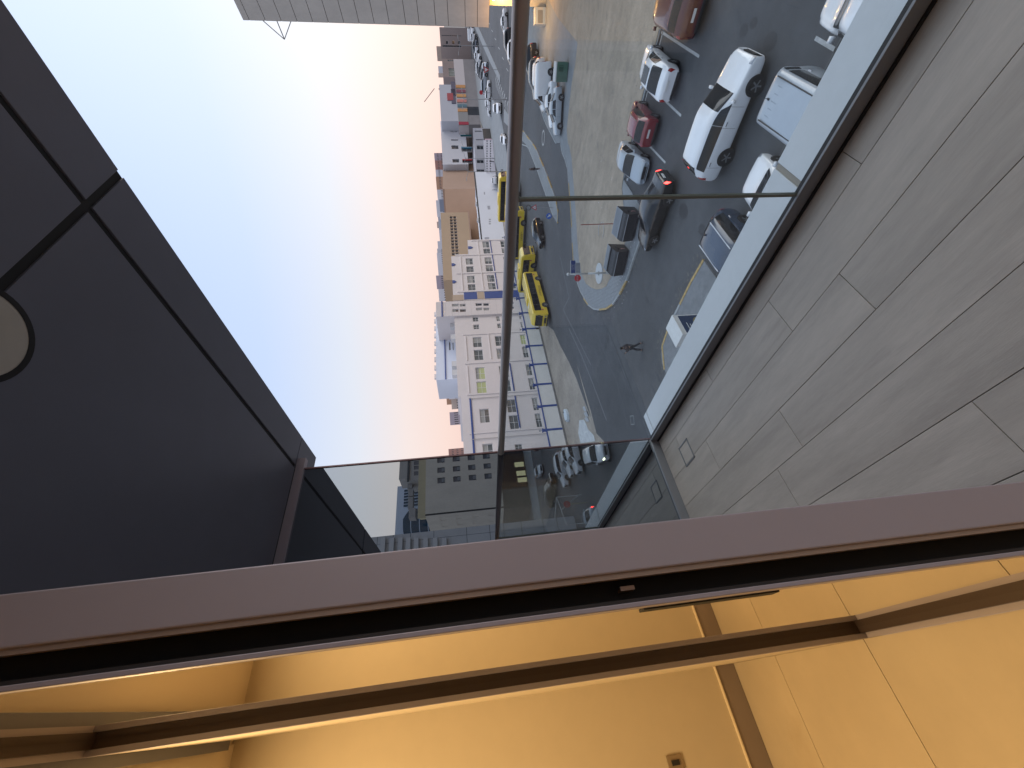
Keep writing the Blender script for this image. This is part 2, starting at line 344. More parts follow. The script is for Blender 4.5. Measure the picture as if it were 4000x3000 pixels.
gg = empty('glass_guard', (1.445, 0, FL), label='frameless glass guard with round bronze handrail along the balcony edge', cat='railing')
for y0, y1 in ((-3, .722), (.733, 2.60)): MB().box(-.006, .006, y0, y1, .03, 1.185).build('glass_pane', GUARD, gg)
MB().box(-.008, .008, .722, .733, .03, 1.185).build('glass_joint', SEAM, gg)
MB().tube((0, -3, 1.2), (0, 2.606, 1.2), .024, 24).build('handrail', mat('rail_metal', (.36, .315, .29), .34, .45, noise=(5, .06)), gg, smooth=True)
MB().box(-.02, -.009, -3, 2.60, 0, .062).build('base_channel', METG, gg, bevel=.001)
MB().box(-.0085, .016, -3, 2.60, -.02, .055).build('gasket', RUB, gg)
MB().box(-.027, -.0205, -3, 2.60, -.0, .012).build('gasket', RUB, gg)
# soffit
SOFM = mat('soffit_panel', (.135, .14, .175), .42, .2, noise=[(.9, .10), (6, .03)], bump=(1.5, .04)); SOFZ = FL+1.41+1.218
so = empty('soffit', (.8, .8, SOFZ), kind='structure')
gx, cy0, gw = 1.468, .736, .014
def sp(x0, x1, y0, y1): MB().box(x0-.8, x1-.8, y0-.8, y1-.8, 0, .03).build('soffit_panel', SOFM, so, bevel=.002)
sp(gx+gw, 1.705, -3, cy0-gw); sp(gx+gw, 1.705, cy0+gw, 2.59)
sp(.0, gx-gw, -3, cy0-gw-.001)
# panel with a round hole for the downlight
cx, cy, rr = .897, 0.769, .133
sp(gx+gw, 1.705, 2.596, 2.9)
me = MB()
def ringpanel(x0, x1, y0, y1, cx, cy, r):
    b = MB(); n = 48
    for k in range(n):
        t0, t1 = 2*PI*k/n, 2*PI*(k+1)/n
        def sq(t):
            c, s = math.cos(t), math.sin(t)
            tx = (x1-cx)/c if c > 1e-6 else ((x0-cx)/c if c < -1e-6 else 1e9); ty = (y1-cy)/s if s > 1e-6 else ((y0-cy)/s if s < -1e-6 else 1e9)
            q = min(tx, ty); return (cx+c*q, cy+s*q)
        a, b_ = sq(t0), sq(t1)
        b.poly([(cx+r*math.cos(t1)-.8, cy+r*math.sin(t1)-.8, 0), (b_[0]-.8, b_[1]-.8, 0), (a[0]-.8, a[1]-.8, 0), (cx+r*math.cos(t0)-.8, cy+r*math.sin(t0)-.8, 0)][::-1])
        b.poly([(cx+r*math.cos(t0)-.8, cy+r*math.sin(t0)-.8, 0), (cx+r*math.cos(t1)-.8, cy+r*math.sin(t1)-.8, 0), (cx+r*math.cos(t1)-.8, cy+r*math.sin(t1)-.8, .05), (cx+r*math.cos(t0)-.8, cy+r*math.sin(t0)-.8, .05)][::-1])
    b.build('soffit_panel', SOFM, so)
cyl = 1.16
so_c = (.897, 1.16)
sp(.0, gx-gw, cy0+gw, 2.59)
MB().box(-.8, 1.7045-.8, cy0-gw-.8, cy0+gw-.8, .007, .03).build('joint_backing', RUB, so); MB().box(gx-gw-.8, gx+gw-.8, -3.8, 2.59-.8, .0075, .0305).build('joint_backing', RUB, so)
box('balcony_ceiling_slab', .07, 1.70, -3, 2.95, SOFZ+.031, SOFZ+.5, RUB, kind='structure')
dl = empty('soffit_downlight', (.897, .769, SOFZ), label='round recessed soffit downlight, unlit, with black trim ring', cat='ceiling light')
b = MB(); n = 48
for k in range(n):
    t0, t1 = 2*PI*k/n, 2*PI*(k+1)/n
    b.poly([(r*math.cos(t), r*math.sin(t), z) for r, t, z in ((.116, t0, -.004), (.133, t0, -.004), (.133, t1, -.004), (.116, t1, -.004))])
    b.poly([(.133*math.cos(t0), .133*math.sin(t0), -.004), (.133*math.cos(t0), .133*math.sin(t0), .0), (.133*math.cos(t1), .133*math.sin(t1), 0), (.133*math.cos(t1), .133*math.sin(t1), -.004)])
b.build('trim_ring', RUB, dl)
MB().prism([(.1165*math.cos(2*PI*k/n), .1165*math.sin(2*PI*k/n)) for k in range(n)], -.003, -.001).build('diffuser', mat('diffuser', (.46, .44, .39), .6, noise=(9, .08)), dl)
# reflecting screen at the end of the balcony
m = bpy.data.materials.new('screen_glass'); m.use_nodes = True; t = m.node_tree; t.nodes.clear(); MATS['screen_glass'] = m
o_ = t.nodes.new('ShaderNodeOutputMaterial'); mx = t.nodes.new('ShaderNodeMixShader'); df = t.nodes.new('ShaderNodeBsdfDiffuse'); gl = t.nodes.new('ShaderNodeBsdfGlossy')
df.inputs[0].default_value = (.008, .010, .014, 1); gl.inputs[0].default_value = (.88, .95, 1, 1); gl.inputs['Roughness'].default_value = 0
mx.inputs[0].default_value = .36; t.links.new(df.outputs[0], mx.inputs[1]); t.links.new(gl.outputs[0], mx.inputs[2]); t.links.new(mx.outputs[0], o_.inputs[0])
sc = empty('glass_screen', (.9, 2.60, FL), label='dark mirror-like glass screen closing the end of the balcony beside the door frame', cat='glass screen')
MB().box(-.83, 1.452-.9, .02, .03, .04, 1.41+1.19).build('glass_pane', m, sc)
MB().box(1.452-.9, 1.462-.9, .012, .034, .0, 1.41+1.218).build('edge_strip', mat('edge_strip', (.15, .085, .09), .4, .3), sc)
MB().box(-.83, 1.535-.9, 0, .045, 1.41+1.163, 1.41+1.2175).build('frame', METD, sc, bevel=.001)
MB().box(-.83, 1.452-.9, 0, .045, -.01, .056).build('frame', METG, sc, bevel=.002)
# ------------------------------------------------------------------ door jamb and warm room
JY = .52
def jb(x0, x1, y0, y1): return MB().box(x0, x1, y0, y1, FL-.2, FL+3.0)
dj = empty('door_frame', (.12, JY, FL), label='bronze metal door frame jamb with black gasket slot beside the camera', cat='door frame')
def J(name, az0, az1, d0, d1, m, bev=0):
    """profile strip whose nose lies at depth JY+d0; az = x/y of its two edges"""
    y = JY+d0; MB().box(az0*y-.12, az1*y-.12, d0, d1, -.3, 2.95).build(name, m, dj, bevel=bev)
J('jamb', .2115, .3185, 0, .03, METD, .002); J('jamb_back', .235, .300, .0305, .12, RUB); J('jamb_lip', .1985, .2113, .003, .010, mat('lip_metal', (.34, .25, .20), .4, .3))
J('gasket_slot', .139, .2135, .031, .12, RUB); J('inner_gasket', .1475, .1545, .010, .03, mat('dark_gasket', (.02, .016, .016), .6)); J('inner_lip', .1365, .1474, .005, .016, METD, .001)
z0, z1 = (-.61*JY), (-.48*JY)
MB().box(.172*(JY+.02)-.12, .181*(JY+.02)-.12, .018, .03, 1.41-.188, 1.41-.170).build('latch_plate', mat('latch_metal', (.45, .3, .22), .35, .6), dj)
MB().box(.0698-.12, .0714-.12, .018, .036, 1.41-.674*(JY+.027), 1.41-.35*(JY+.027)).build('pull_slot', RUB, dj)
MB().box(-.035, .042, .121, 2.08, -.3, 2.95).build('side_cladding', METD, dj)
dj_glass = mat('door_glass', (.01, .01, .01), .0)
m2 = bpy.data.materials.new('door_glass_reflective'); m2.use_nodes = True; t = m2.node_tree; t.nodes.clear()
o_ = t.nodes.new('ShaderNodeOutputMaterial'); mx = t.nodes.new('ShaderNodeMixShader'); df = t.nodes.new('ShaderNodeBsdfDiffuse'); gl = t.nodes.new('ShaderNodeBsdfGlossy')
df.inputs[0].default_value = (.01, .01, .012, 1); gl.inputs[0].default_value = (1, .98, .95, 1); gl.inputs['Roughness'].default_value = 0; mx.inputs[0].default_value = .9
t.links.new(df.outputs[0], mx.inputs[1]); t.links.new(gl.outputs[0], mx.inputs[2]); t.links.new(mx.outputs[0], o_.inputs[0])
sdoor = empty('sliding_door', (.0715, 1.1, FL), label='tall glass sliding door leaf with brown stile, reflecting the warm lit wall', cat='sliding door')
MB().box(0, .0055, .537-1.1, 1.68-1.1, .03, 2.63).build('glass_pane', m2, sdoor)
STL = mat('stile_dark', (.055, .036, .03), .45, .3); 
MB().box(-.020, .0, 1.68-1.1, 1.74-1.1, .0, 2.64).build('stile', STL, sdoor)
MB().box(-.037, -.0205, 1.68-1.1, 1.74-1.1, .0, 2.64).build('stile_cap', METD, sdoor, bevel=.001)
MB().box(-.020, .0, .5-1.1, 1.68-1.1, .0, .03).build('bottom_track', STL, sdoor); MB().box(-.037, -.0205, .3-1.1, 1.68-1.1, -.0, .012).build('track_lip', METD, sdoor)
MB().box(-.020, .0, .5-1.1, 1.68-1.1, 2.60, 2.64).build('head_track', STL, sdoor); MB().box(-.037, -.0205, .3-1.1, 1.68-1.1, 2.615, 2.64).build('head_lip', METD, sdoor)
PLAS = mat('warm_plaster', (.62, .53, .40), .75, noise=[(.8, .04), (12, .02)]); ITILE = mat('room_tile', (.52, .43, .31), .3, noise=[(1.2, .09), (5, .05)], dirt=(1.0, .6, (.46, .36, .24)))
room_wall = box('room_wall', -3.5, .065, 2.77, 2.9, FL-.1, FL+3.2, PLAS, kind='structure')
box('room_wall', -3.6, -3.5, -3.2, 2.9, FL-.1, FL+3.2, PLAS, kind='structure'); box('room_wall', -3.5, .3, -3.3, -3.2, FL-.1, FL+3.2, PLAS, kind='structure')
box('room_wall', -.05, .07, -3.2, -1.1, FL-.1, FL+3.2, PLAS, kind='structure'); box('room_wall', .035, .0705, 1.742, 2.77, FL-.1, FL+3.2, PLAS, kind='structure')
CEI = mat('room_ceiling', (.70, .60, .46), .8); box('room_ceiling', -3.5, .02, -3.2, 2.77, FL+2.69, FL+2.8, CEI, kind='structure')
box('room_ceiling', .02, .069, -3.2, 2.77, FL+2.70, FL+3.2, CEI, kind='structure')
sk = box('skirting_board', -3.5, .034, 2.758, 2.77, FL, FL+.112, mat('skirting', (.27, .215, .19), .5, noise=(3, .06)), label='grey brown skirting board along the foot of the warm lit wall', cat='skirting board')
box('cap_line', -3.5, .034, 2.752, 2.77, FL+.1125, FL+.119, mat('skirt_cap', (.8, .68, .5), .6), sk)
per_object(ITILE); rf = empty('room_floor', (-1, 1, FL), kind='structure'); MB().box(-3.5+1, .034+1, -4.2, 1.77, -.2, -.006).build('screed', mat('room_grout', (.22, .16, .10), .9), rf)
for yb in (2.325, 1.72, 1.105, .50, -.11, -.72):
    for k in range(3):
        x1 = .034-k*1.2; x0 = x1-1.197
        if x0 < -3.5: x0 = -3.49
        MB().box(x0+1, x1+1, yb-1+.0015, (2.757 if yb > 2.3 else yb+{1.72: .605, 1.105: .615, .50: .605}.get(yb, .61))-1-.0015, -.006, 0).build('floor_tile', ITILE, rf)
ws = empty('wall_switch', (-.335, 2.77, FL+1.41-.91), label='small dark switch plate on the warm lit wall', cat='switch')
MB().box(-.02, .04, -.008, 0, -.05, .03).build('plate', mat('switch_plate', (.30, .22, .14), .4), ws, bevel=.002); MB().box(-.0, .02, -.013, -.008, -.03, .01).build('button', BLACKP, ws)
def area(name, loc, size, e, col, rot=(0, 0, 0)):
    l = bpy.data.lights.new(name, 'AREA'); l.energy = e; l.size = size; l.color = col; o = bpy.data.objects.new(name, l); COL.objects.link(o); o.location = loc; o.rotation_euler = rot; return o
area('room_ceiling_lamp', (-1.5, 1.6, FL+2.66), .3, 35, (1, .685, .32)); area('room_ceiling_lamp', (-.45, 1.9, FL+2.66), .22, 9, (1, .69, .32))
for x, y, r in ((-1.5, 1.6, .25), (-.45, 1.9, .11)):
    c = empty('room_downlight', (x, y, FL+2.685), label='warm lamp in the room ceiling near the '+('wall' if r < .2 else 'middle of the room'), cat='ceiling light')
    MB().tube((0, 0, -.004), (0, 0, .004), r+.03, 24).build('trim', METG, c)
# own building outside the balcony
OWN = mat('own_cladding', (.30, .31, .32), .6, noise=(2, .05))
MB().box(.2, 1.685, -3.3, 2.66, .0, FL-.31).build('facade_below', OWN, tag(empty('apartment_block'), 'clad wall of the building that carries the balcony, below its ledge', 'building'))
# ------------------------------------------------------------------ vehicles
def cat_rom(P, t):
    n = len(P)-1; t = max(0, min(n-1e-9, t)); i = int(t); f = t-i
    p0, p1, p2, p3 = P[max(i-1, 0)], P[i], P[i+1], P[min(i+2, n)]
    # soft (tension .35) spline so that panels stay taut
    m1 = (p2-p0)*.32; m2 = (p3-p1)*.32; f2, f3 = f*f, f*f*f
    return p1*(2*f3-3*f2+1)+m1*(f3-2*f2+f)+p2*(-2*f3+3*f2)+m2*(f3-f2)
# station: x, z_bottom, z_belt, half width, z_top, half width at top   (x from the nose back)
CARS = {
 'sedan': dict(st=[(.06, .34, .55, .66, .60, .52), (.0, .28, .60, .74, .66, .60), (.22, .22, .70, .84, .78, .72), (1.25, .22, .84, .89, .95, .76), (2.12, .22, .90, .90, 1.36, .60), (2.55, .22, .91, .90, 1.44, .60), (3.25, .22, .93, .90, 1.42, .59), (4.15, .24, .96, .87, 1.06, .68), (4.60, .28, .93, .82, 1.03, .66), (4.70, .34, .62, .76, .86, .60)],
   ws=(3.08, 3.94), rw=(6.12, 6.9), sw=((3.5, 4.92), (5.04, 6.25)), roof=(4, 6), wheels=(.92, 3.66), r=.325, head=(1.25, 2.1), tail=(8.1, 8.9)),
 'hatch': dict(st=[(.05, .34, .58, .62, .64, .50), (.0, .28, .64, .72, .70, .58), (.18, .22, .74, .82, .84, .70), (.95, .22, .90, .86, 1.02, .74), (1.65, .22, .95, .86, 1.44, .60), (2.1, .22, .96, .86, 1.52, .60), (3.2, .22, .98, .86, 1.50, .59), (3.75, .24, 1.0, .84, 1.12, .66), (3.85, .30, .90, .80, 1.02, .62), (3.88, .36, .62, .72, .80, .56)],
   ws=(3.08, 3.92), rw=(6.15, 6.88), sw=((3.45, 4.75), (4.9, 6.1)), roof=(4, 6), wheels=(.75, 3.15), r=.31, head=(1.2, 2.2), tail=(7.05, 7.75)),
 'suv': dict(st=[(.10, .42, .66, .66, .74, .52), (.0, .34, .72, .78, .83, .60), (.20, .30, .88, .90, .97, .74), (1.20, .30, 1.06, .97, 1.15, .82), (2.02, .30, 1.10, .98, 1.62, .68), (2.55, .30, 1.11, .98, 1.74, .70), (4.20, .30, 1.14, .97, 1.72, .68), (4.68, .32, 1.17, .94, 1.40, .74), (4.80, .38, 1.05, .91, 1.18, .74), (4.86, .44, .75, .84, .95, .64)],
   ws=(3.08, 3.9), rw=(6.15, 6.85), sw=((3.45, 4.86), (4.885, 6.35)), roof=(4.3, 6), wheels=(.95, 3.74), r=.375, head=(1.2, 2.1), tail=(7.0, 7.8)),
 'van': dict(st=[(.05, .38, .62, .72, .72, .60), (.0, .30, .72, .80, .82, .68), (.14, .26, .92, .86, 1.05, .76), (.62, .26, 1.12, .88, 1.28, .80), (1.25, .26, 1.2, .88, 1.86, .74), (1.7, .26, 1.2, .88, 1.98, .76), (4.3, .26, 1.2, .88, 1.98, .76), (4.58, .28, 1.2, .88, 1.84, .78), (4.66, .32, 1.1, .87, 1.3, .78), (4.68, .38, .7, .84, .9, .7)],
   ws=(3.06, 3.95), rw=(6.6, 7.4), sw=((3.4, 4.7),), roof=(4.3, 6), wheels=(.85, 3.7), r=.34, head=(1.3, 2.2), tail=(7.4, 8.1)),
}
CARS['minivan'] = dict(CARS['van'], sw=((3.4, 4.7), (4.85, 5.9), (5.98, 6.35)))
def car_parts(kind):
    K = CARS[kind]; st = K['st']; L = max(s[0] for s in st)
    rings = []
    for (x, zb, zt, w, zr, wr) in st:
        h = zr-zt
        rings.append([Vector(p) for p in ((x, 0, zb), (x, w*.72, zb), (x, w*.95, zb+.06), (x, w, zb+.45*(zt-zb)), (x, w*.985, zt), (x, wr+.07*(h > .25), zr-.10*(h > .25)-.03), (x, wr*.82, zr), (x, 0, zr+.025))])
    nj = 7
    def S_(u, v, off=0.0, side=1):
        def P(u, v): return cat_rom([cat_rom([rings[i][j] for i in range(len(rings))], u) for j in range(nj+1)], v)
        p = P(u, v)
        if off:
            du = P(min(u+.03, len(rings)-1), v)-P(max(u-.03, 0), v); dv = P(u, min(v+.05, nj))-P(u, max(v-.05, 0)); n = du.cross(dv)
            if n.length > 1e-9:
                n.normalize(); c = Vector((L/2, 0, .7))
                if n.dot(p-c) < 0: n = -n
                p = p+n*off
        return Vector((p.x, p.y*side, p.z))
    us = [i/3 for i in range((len(rings)-1)*3+1)]; vs = [j/3 for j in range(nj*3+1)]
    def patch(u0, u1, v0, v1, off, nu=6, nv=4, side=1, shape=None):
        b = MB(); n = 0
        for i in range(nu+1):
            for j in range(nv+1):
                a, c = i/nu, j/nv
                if shape: a, c = shape(a, c)
                b.v.append(tuple(S_(u0+(u1-u0)*a, v0+(v1-v0)*c, off, side)))
        for i in range(nu):
            for j in range(nv):
                q = i*(nv+1)+j; f = (q, q+1, q+nv+2, q+nv+1); b.f.append(f if side > 0 else f[::-1])
        return b
    out = {}
    b = MB()
    for side in (1, -1):
        o = len(b.v); nv = len(vs)
        for u in us:
            for v in vs: b.v.append(tuple(S_(u, v, 0, side)))
        for i in range(len(us)-1):
            for j in range(nv-1):
                q = o+i*nv+j; f = (q, q+nv, q+nv+1, q+1); b.f.append(f if side > 0 else f[::-1])
        b.poly([S_(0, v, 0, side) for v in vs]); b.poly([S_(us[-1], v, 0, side) for v in vs])
    out['body'] = [b]
    wsn, rwn = K['ws'], K['rw']
    def both(u0, u1, v0, off, taper=0.0):
        b = patch(u0, u1, v0, 7, off, 6, 5, 1); c = patch(u0, u1, v0, 7, off, 6, 5, -1); o = len(b.v)
        b.v += c.v; b.f += [tuple(k+o for k in f) for f in c.f]; return b
    out['windscreen'] = [both(wsn[0], wsn[1], 5.15, .008)]
    out['rear_window'] = [both(rwn[0], rwn[1], 5.3, .008)]
    sw = []
    for (a, c) in K['sw']:
        for s in (1, -1):
            first = a == K['sw'][0][0]; last = (a, c) == K['sw'][-1]
            def shp(x, y, first=first, last=last):
                if first: x = x+(1-x)*.22*y
                if last: x = x*(1-.10*y)
                return x, y
            sw.append(patch(a, c, 4.12, 4.92, .008, 6, 3, s, shp))
    out['side_window'] = sw
    out['headlight'] = [patch(K['head'][0], K['head'][1], 4.05, 5.0, .006, 4, 3, s) for s in (1, -1)]
    out['taillight'] = [patch(K['tail'][0], K['tail'][1], 3.55, 4.7, .008, 4, 3, s) for s in (1, -1)]
    x0 = min(s[0] for s in st)
    out['grille'] = [MB().box(-.01, .10, -.42, .42, st[1][1]+.16, st[1][1]+.36)]
    out['bumper_trim'] = [MB().box(.02, .2, -.66, .66, st[1][1]-.06, st[1][1]+.07), MB().box(L-.2, L+.015, -.66, .66, st[-1][1]-.06, st[-1][1]+.08)]
    out['number_plate'] = [MB().box(L-.05, L+.03, -.26, .26, .72, .84)]
    u = wsn[0]+.25; pm = S_(u, 4.1)
    out['wing_mirror'] = []
    for s in (1, -1):
        b = MB(); c = Vector((pm.x+.02, s*(pm.y+.12), pm.z+.09))
        for k in range(8):
            pass
        b.box(c.x-.05, c.x+.06, c.y-.09, c.y+.09, c.z-.07, c.z+.07); out['wing_mirror'].append(b)
    hw = max(s[3] for s in st)
    out['wheels'] = [(x, s*(hw-.105), K['r']) for x in K['wheels'] for s in (1, -1)]
    # door shut lines and handles
    u_a, u_b = K['sw'][0][0]+.12, K['sw'][-1][0]-.05
    def line(u, sd, w=.012):
        b = MB()
        for s in (sd,):
            o = len(b.v)
            for j in range(9):
                v = 2.6+(4.1-2.6)*j/8; p = S_(u, v, .003, s); b.v += [(p.x-w/2, p.y, p.z), (p.x+w/2, p.y, p.z)]
            for j in range(8): q = o+2*j; b.f.append((q, q+1, q+3, q+2) if s < 0 else (q, q+2, q+3, q+1))
        return b
    out['door_seam'] = [line(u, sd) for sd in (1, -1) for u in ((u_a, 4.96, 6.0) if len(K['sw']) > 1 else (u_a, 4.9))]
    hb = []
    for uu in ((4.7, 5.85) if len(K['sw']) > 1 else (4.6,)):
        for s in (1, -1):
            p = S_(uu, 3.8, .01, s); hb.append(MB().box(p.x-.09, p.x+.09, p.y-.02, p.y+.02, p.z-.015, p.z+.015))
    out['door_handle'] = hb
    out['_L'] = L; out['_roof'] = (S_(4.4, 6.0), S_(6.0, 5.95), S_(5.2, 7))
    return out
def tyre_mesh(r, w=.21, n=22):
    prof = [(r*.62, -w/2), (r*.93, -w/2), (r, -w/2+.03), (r, w/2-.03), (r*.93, w/2), (r*.62, w/2)]; b = MB()
    for k in range(n):
        t = 2*PI*k/n
        for (q, y) in prof: b.v.append((q*math.cos(t), y, q*math.sin(t)))
    m = len(prof)
    for k in range(n):
        for j in range(m-1): a = k*m+j; c = ((k+1) % n)*m+j; b.f.append((a, c, c+1, a+1))
    b.poly([(r*.62*math.cos(2*PI*k/n), -w/2+.06, r*.62*math.sin(2*PI*k/n)) for k in range(n)]); return b.mesh('tyre')
def rim_mesh(r, w=.21):
    b = MB(); n = 20
    b.tube((0, -w/2+.03, 0), (0, w/2-.03, 0), r*.2, 10)
    for s in (-1, 1):
        y = s*(w/2-.012)
        for k in range(n):      # lip
            t0, t1 = 2*PI*k/n, 2*PI*(k+1)/n
            q = [(a*math.cos(t), y, a*math.sin(t)) for a, t in ((r*.56, t0), (r*.64, t0), (r*.64, t1), (r*.56, t1))]; b.poly(q)
        for k in range(5):
            M = Matrix.Rotation(2*PI*k/5+.3, 4, 'Y'); b.box(.03, r*.6, y-.012, y+.008, -.030, .030, M)
        b.tube((0, y-.015, 0), (0, y+.012, 0), r*.16, 10)
    return b.mesh('rim')
_cache = {}
MIRG = mat('mirror_glass', (.3, .33, .36), .1, .8)
def make_car(kind, paintm, loc, heading, label, cat='car', group=None, name='parked_car', lit=False, headlit=False, rails=None, dark_rims=False, two_tone=None, scale=1.0, antenna=False, sunroof=False):
    """heading: angle of the nose in the ground plane; loc: middle of the car"""
    if kind not in _cache:
        P = car_parts(kind); C = {k: [b.mesh(k) for b in v] for k, v in P.items() if k not in ('_L', '_roof', 'wheels')}
        for k in ('body', 'windscreen', 'rear_window', 'side_window', 'headlight', 'taillight', 'wing_mirror'):
            for me in C[k]:
                for p in me.polygons: p.use_smooth = len(p.vertices) == 4
        _cache[kind] = (P, C, tyre_mesh(P['wheels'][0][2]), rim_mesh(P['wheels'][0][2]), MB().tube((0, -.11, 0), (0, .112, 0), P['wheels'][0][2]*1.07, 24).mesh('wheel_arch'))
    P, C, TM, RM, AM = _cache[kind]; L = P['_L']
    root = empty(name, (loc[0], loc[1], .104 if group == GF else .004), heading, label=label, cat=cat, group=group); root.scale = (scale,)*3
    off = Matrix.Translation((L/2, 0, 0)) @ Matrix.Rotation(PI, 4, 'Z')      # nose towards +X
    def put(k, me, m, parent=root, loc=None):
        o = link(k, me, m, parent)
        if parent is root: o.matrix_local = off @ (Matrix.Translation(loc) if loc else Matrix())
        elif loc: o.location = loc
        return o
    mats = dict(body=paintm, windscreen=CGLS, rear_window=CGLS, side_window=CGLS, headlight=HEADON if headlit else HEADL, taillight=TAILON if lit else TAILL, grille=BLACKP, bumper_trim=BLACKP, number_plate=PLATE, wing_mirror=paintm, door_seam=BLACKP, door_handle=CHROME)
    for k, ms in C.items():
        for me in ms: put(k, me, mats[k])
    for (x, y, r) in P['wheels']:
        put('wheel_arch', AM, BLACKP, loc=(x, y-.004*(1 if y > 0 else -1), r+.035))
        w = put('wheel', TM, TYRE, loc=(x, y, r)); link('rim', RM, RIMD if dark_rims else RIM, w)
        w.scale = (1, 1.12, 1)
    a, c, top = P['_roof']
    if rails:
        for s in (1, -1): put('roof_rail', MB().tube((a.x, s*(a.y+.02), a.z+.03), (c.x, s*(c.y+.02), c.z+.03), .022, 8).mesh('roof_rail'), rails)
    if antenna: put('antenna', MB().tube((c.x-.05, 0, top.z-.02), (c.x+.22, 0, top.z+.22), .009, 6).box(c.x-.1, c.x, -.03, .03, top.z-.02, top.z+.03).mesh('antenna'), BLACKP)
    if sunroof: put('sunroof', MB().poly([(a.x+.1, -.42, top.z+.006), (a.x+.1, .42, top.z+.006), (a.x+.9, .42, top.z+.012), (a.x+.9, -.42, top.z+.012)]).mesh('sunroof'), CGLS)
    return root
GN = 'cars parked nose in along the sand lot'; GW = 'cars parked under the balcony'; GF = 'cars parked on the paved corner by the lit building'; GS = 'cars parked along the far road'
X_, Y_ = 0.0, PI/2
make_car('suv', P_MAROON, (28.0, 3.7), X_, 'brown maroon SUV parked nose in at the top of the near row, grey rear window', 'car', GN, scale=1.03)
make_car('sedan', P_WHITE, (28.6, 6.75), X_-.03, 'white saloon parked nose in between the brown SUV and the small red car', 'car', GN, sunroof=True)
make_car('hatch', P_RED, (28.9, 9.55), X_, 'dark red hatchback with pale roof rails parked next to the white saloon', 'car', GN, rails=CHROME, scale=.96)
make_car('sedan', P_SILV, (28.8, 11.95), PI+.08, 'pale silver blue saloon facing the road beside the red hatchback', 'car', GN, scale=.93)
make_car('sedan', P_BLACK, (23.45, 12.85), Y_-.03, 'black saloon driving past the parked silver car with its brake lights lit', 'car', None, 'moving_car', lit=True)
make_car('suv', P_WHITE, (19.8, 6.35), -Y_+.02, 'big white SUV standing alone in the middle of the near road', 'car', None, 'standing_car', dark_rims=True)
make_car('suv', P_WHITE, (14.0, 1.55), X_, 'white car parked nose out under the balcony at the top edge of the photo', 'car', GW)
cv_ = make_car('minivan', P_SILV, (13.55, 4.35), PI, 'silver white van with dark roof channels parked under the balcony ledge', 'van', GW, rails=BLACKP, antenna=True)
make_car('sedan', P_WHITE, (14.0, 7.25), X_, 'white car parked nose out beside the silver van, partly hidden by the ledge', 'car', GW)
make_car('suv', P_NAVY, (14.2, 9.9), PI-.03, 'dark blue SUV with white roof rails parked between the white car and the corner pavement', 'car', GW, rails=mat('rail_white', (.6, .62, .65), .4), antenna=True, dark_rims=True)
hd = math.atan2(4.2, -1.7)+.0
make_car('sedan', P_SILV, (53.0, 16.4), math.atan2(4.2, -1.6), 'silver blue saloon parked outermost of the corner cars, wheels turned to the far road', 'car', GF)
make_car('sedan', P_WHITE, (55.9, 16.6), math.atan2(4.2, -1.7), 'white saloon parked between the silver saloon and the white van', 'car', GF)
make_car('van', P_WHITE, (59.8, 15.9), math.atan2(4.2, -1.7), 'white delivery van parked behind the green container', 'van', GF, 'parked_van', scale=1.08)
make_car('suv', P_WHITE, (64.0, 16.3), math.atan2(4.2, -1.7), 'white car with a dark roof and rear window parked beyond the white van', 'car', GF)
make_car('suv', P_DGREY, (67.3, 16.9), math.atan2(4.2, -1.6), 'dark grey car with lit amber reflection parked second from the lit wall', 'car', GF)
make_car('suv', P_BLACK, (70.9, 16.2), math.atan2(4.2, -1.6), 'black car parked closest to the lit wall on the paved corner', 'car', GF)
for i, (x, y, k, pm, lb) in enumerate(((84, 20.8, 'sedan', P_WHITE, 'white saloon just left of the handrail, nearest of the four by the lit column'), (88, 20.3, 'sedan', P_WHITE, 'white saloon second in the row beyond the handrail by the lit column'), (93, 20.0, 'suv', P_WHITE, 'white SUV third in the row beyond the handrail'), (99, 19.5, 'suv', P_DGREY, 'dark car with white mirrors beyond the handrail by the lit column'), (108, 18.0, 'sedan', P_WHITE, 'small white car farthest along beside the lit column'))):
    make_car(k, pm, (x, y), math.atan2(4.2, -1.9), lb, 'car', 'cars beyond the handrail by the lit column')
# cars along the far road
def road_car(pa, kind, pm, lb, hdg=PI, off=(0, 0), **k):
    x, y = gp(pa); make_car(kind, pm, (x+off[0], y+off[1]), hdg, lb, 'car', k.pop('group', GS), **k)
ang = math.atan2(40-49.5, 120-155)+0
FS = [(zA(1160, 1120), 'sedan', P_WHITE, 'white saloon standing last in the far row, nearest the wall', {}), (zA(1160, 990), 'sedan', P_WHITE, 'glossy white saloon behind the last one in the far row'), (zA(1125, 880), 'suv', P_SILV, 'silver white car in the middle of the far row'), (zA(1100, 820), 'sedan', P_GREY, 'grey saloon beside the red and white sign post'), (zA(1075, 740), 'hatch', P_DGREY, 'dark hatchback with red tail lamps in the far row'), (zA(1060, 690), 'suv', P_WHITE, 'white car with stripes of light on its roof in the far row'), (zA(1030, 610), 'sedan', P_WHITE, 'small white saloon in the far row beyond the lane car'), (zA(1022, 530), 'sedan', P_NAVY, 'dark blue saloon in the far row'), (zA(1016, 470), 'suv', P_DGREY, 'dark SUV in the far row by the lamp post'), (zA(985, 400), 'sedan', P_WHITE, 'white saloon second farthest of the far row'), (zA(968, 340), 'van', P_WHITE, 'white van farthest of the far row beside the panelled building')]
for k_, f in enumerate(FS): road_car(f[0], f[1], f[2], f[3], math.radians(286 if k_ % 3 else 106), (1.0, .6), scale=1.32)
road_car(zA(1275, 1150), 'suv', P_WHITE, 'white SUV driving alone in the near lane of the far road, dark glass', math.radians(197), (2, 1), group=None, name='moving_car', scale=1.15)
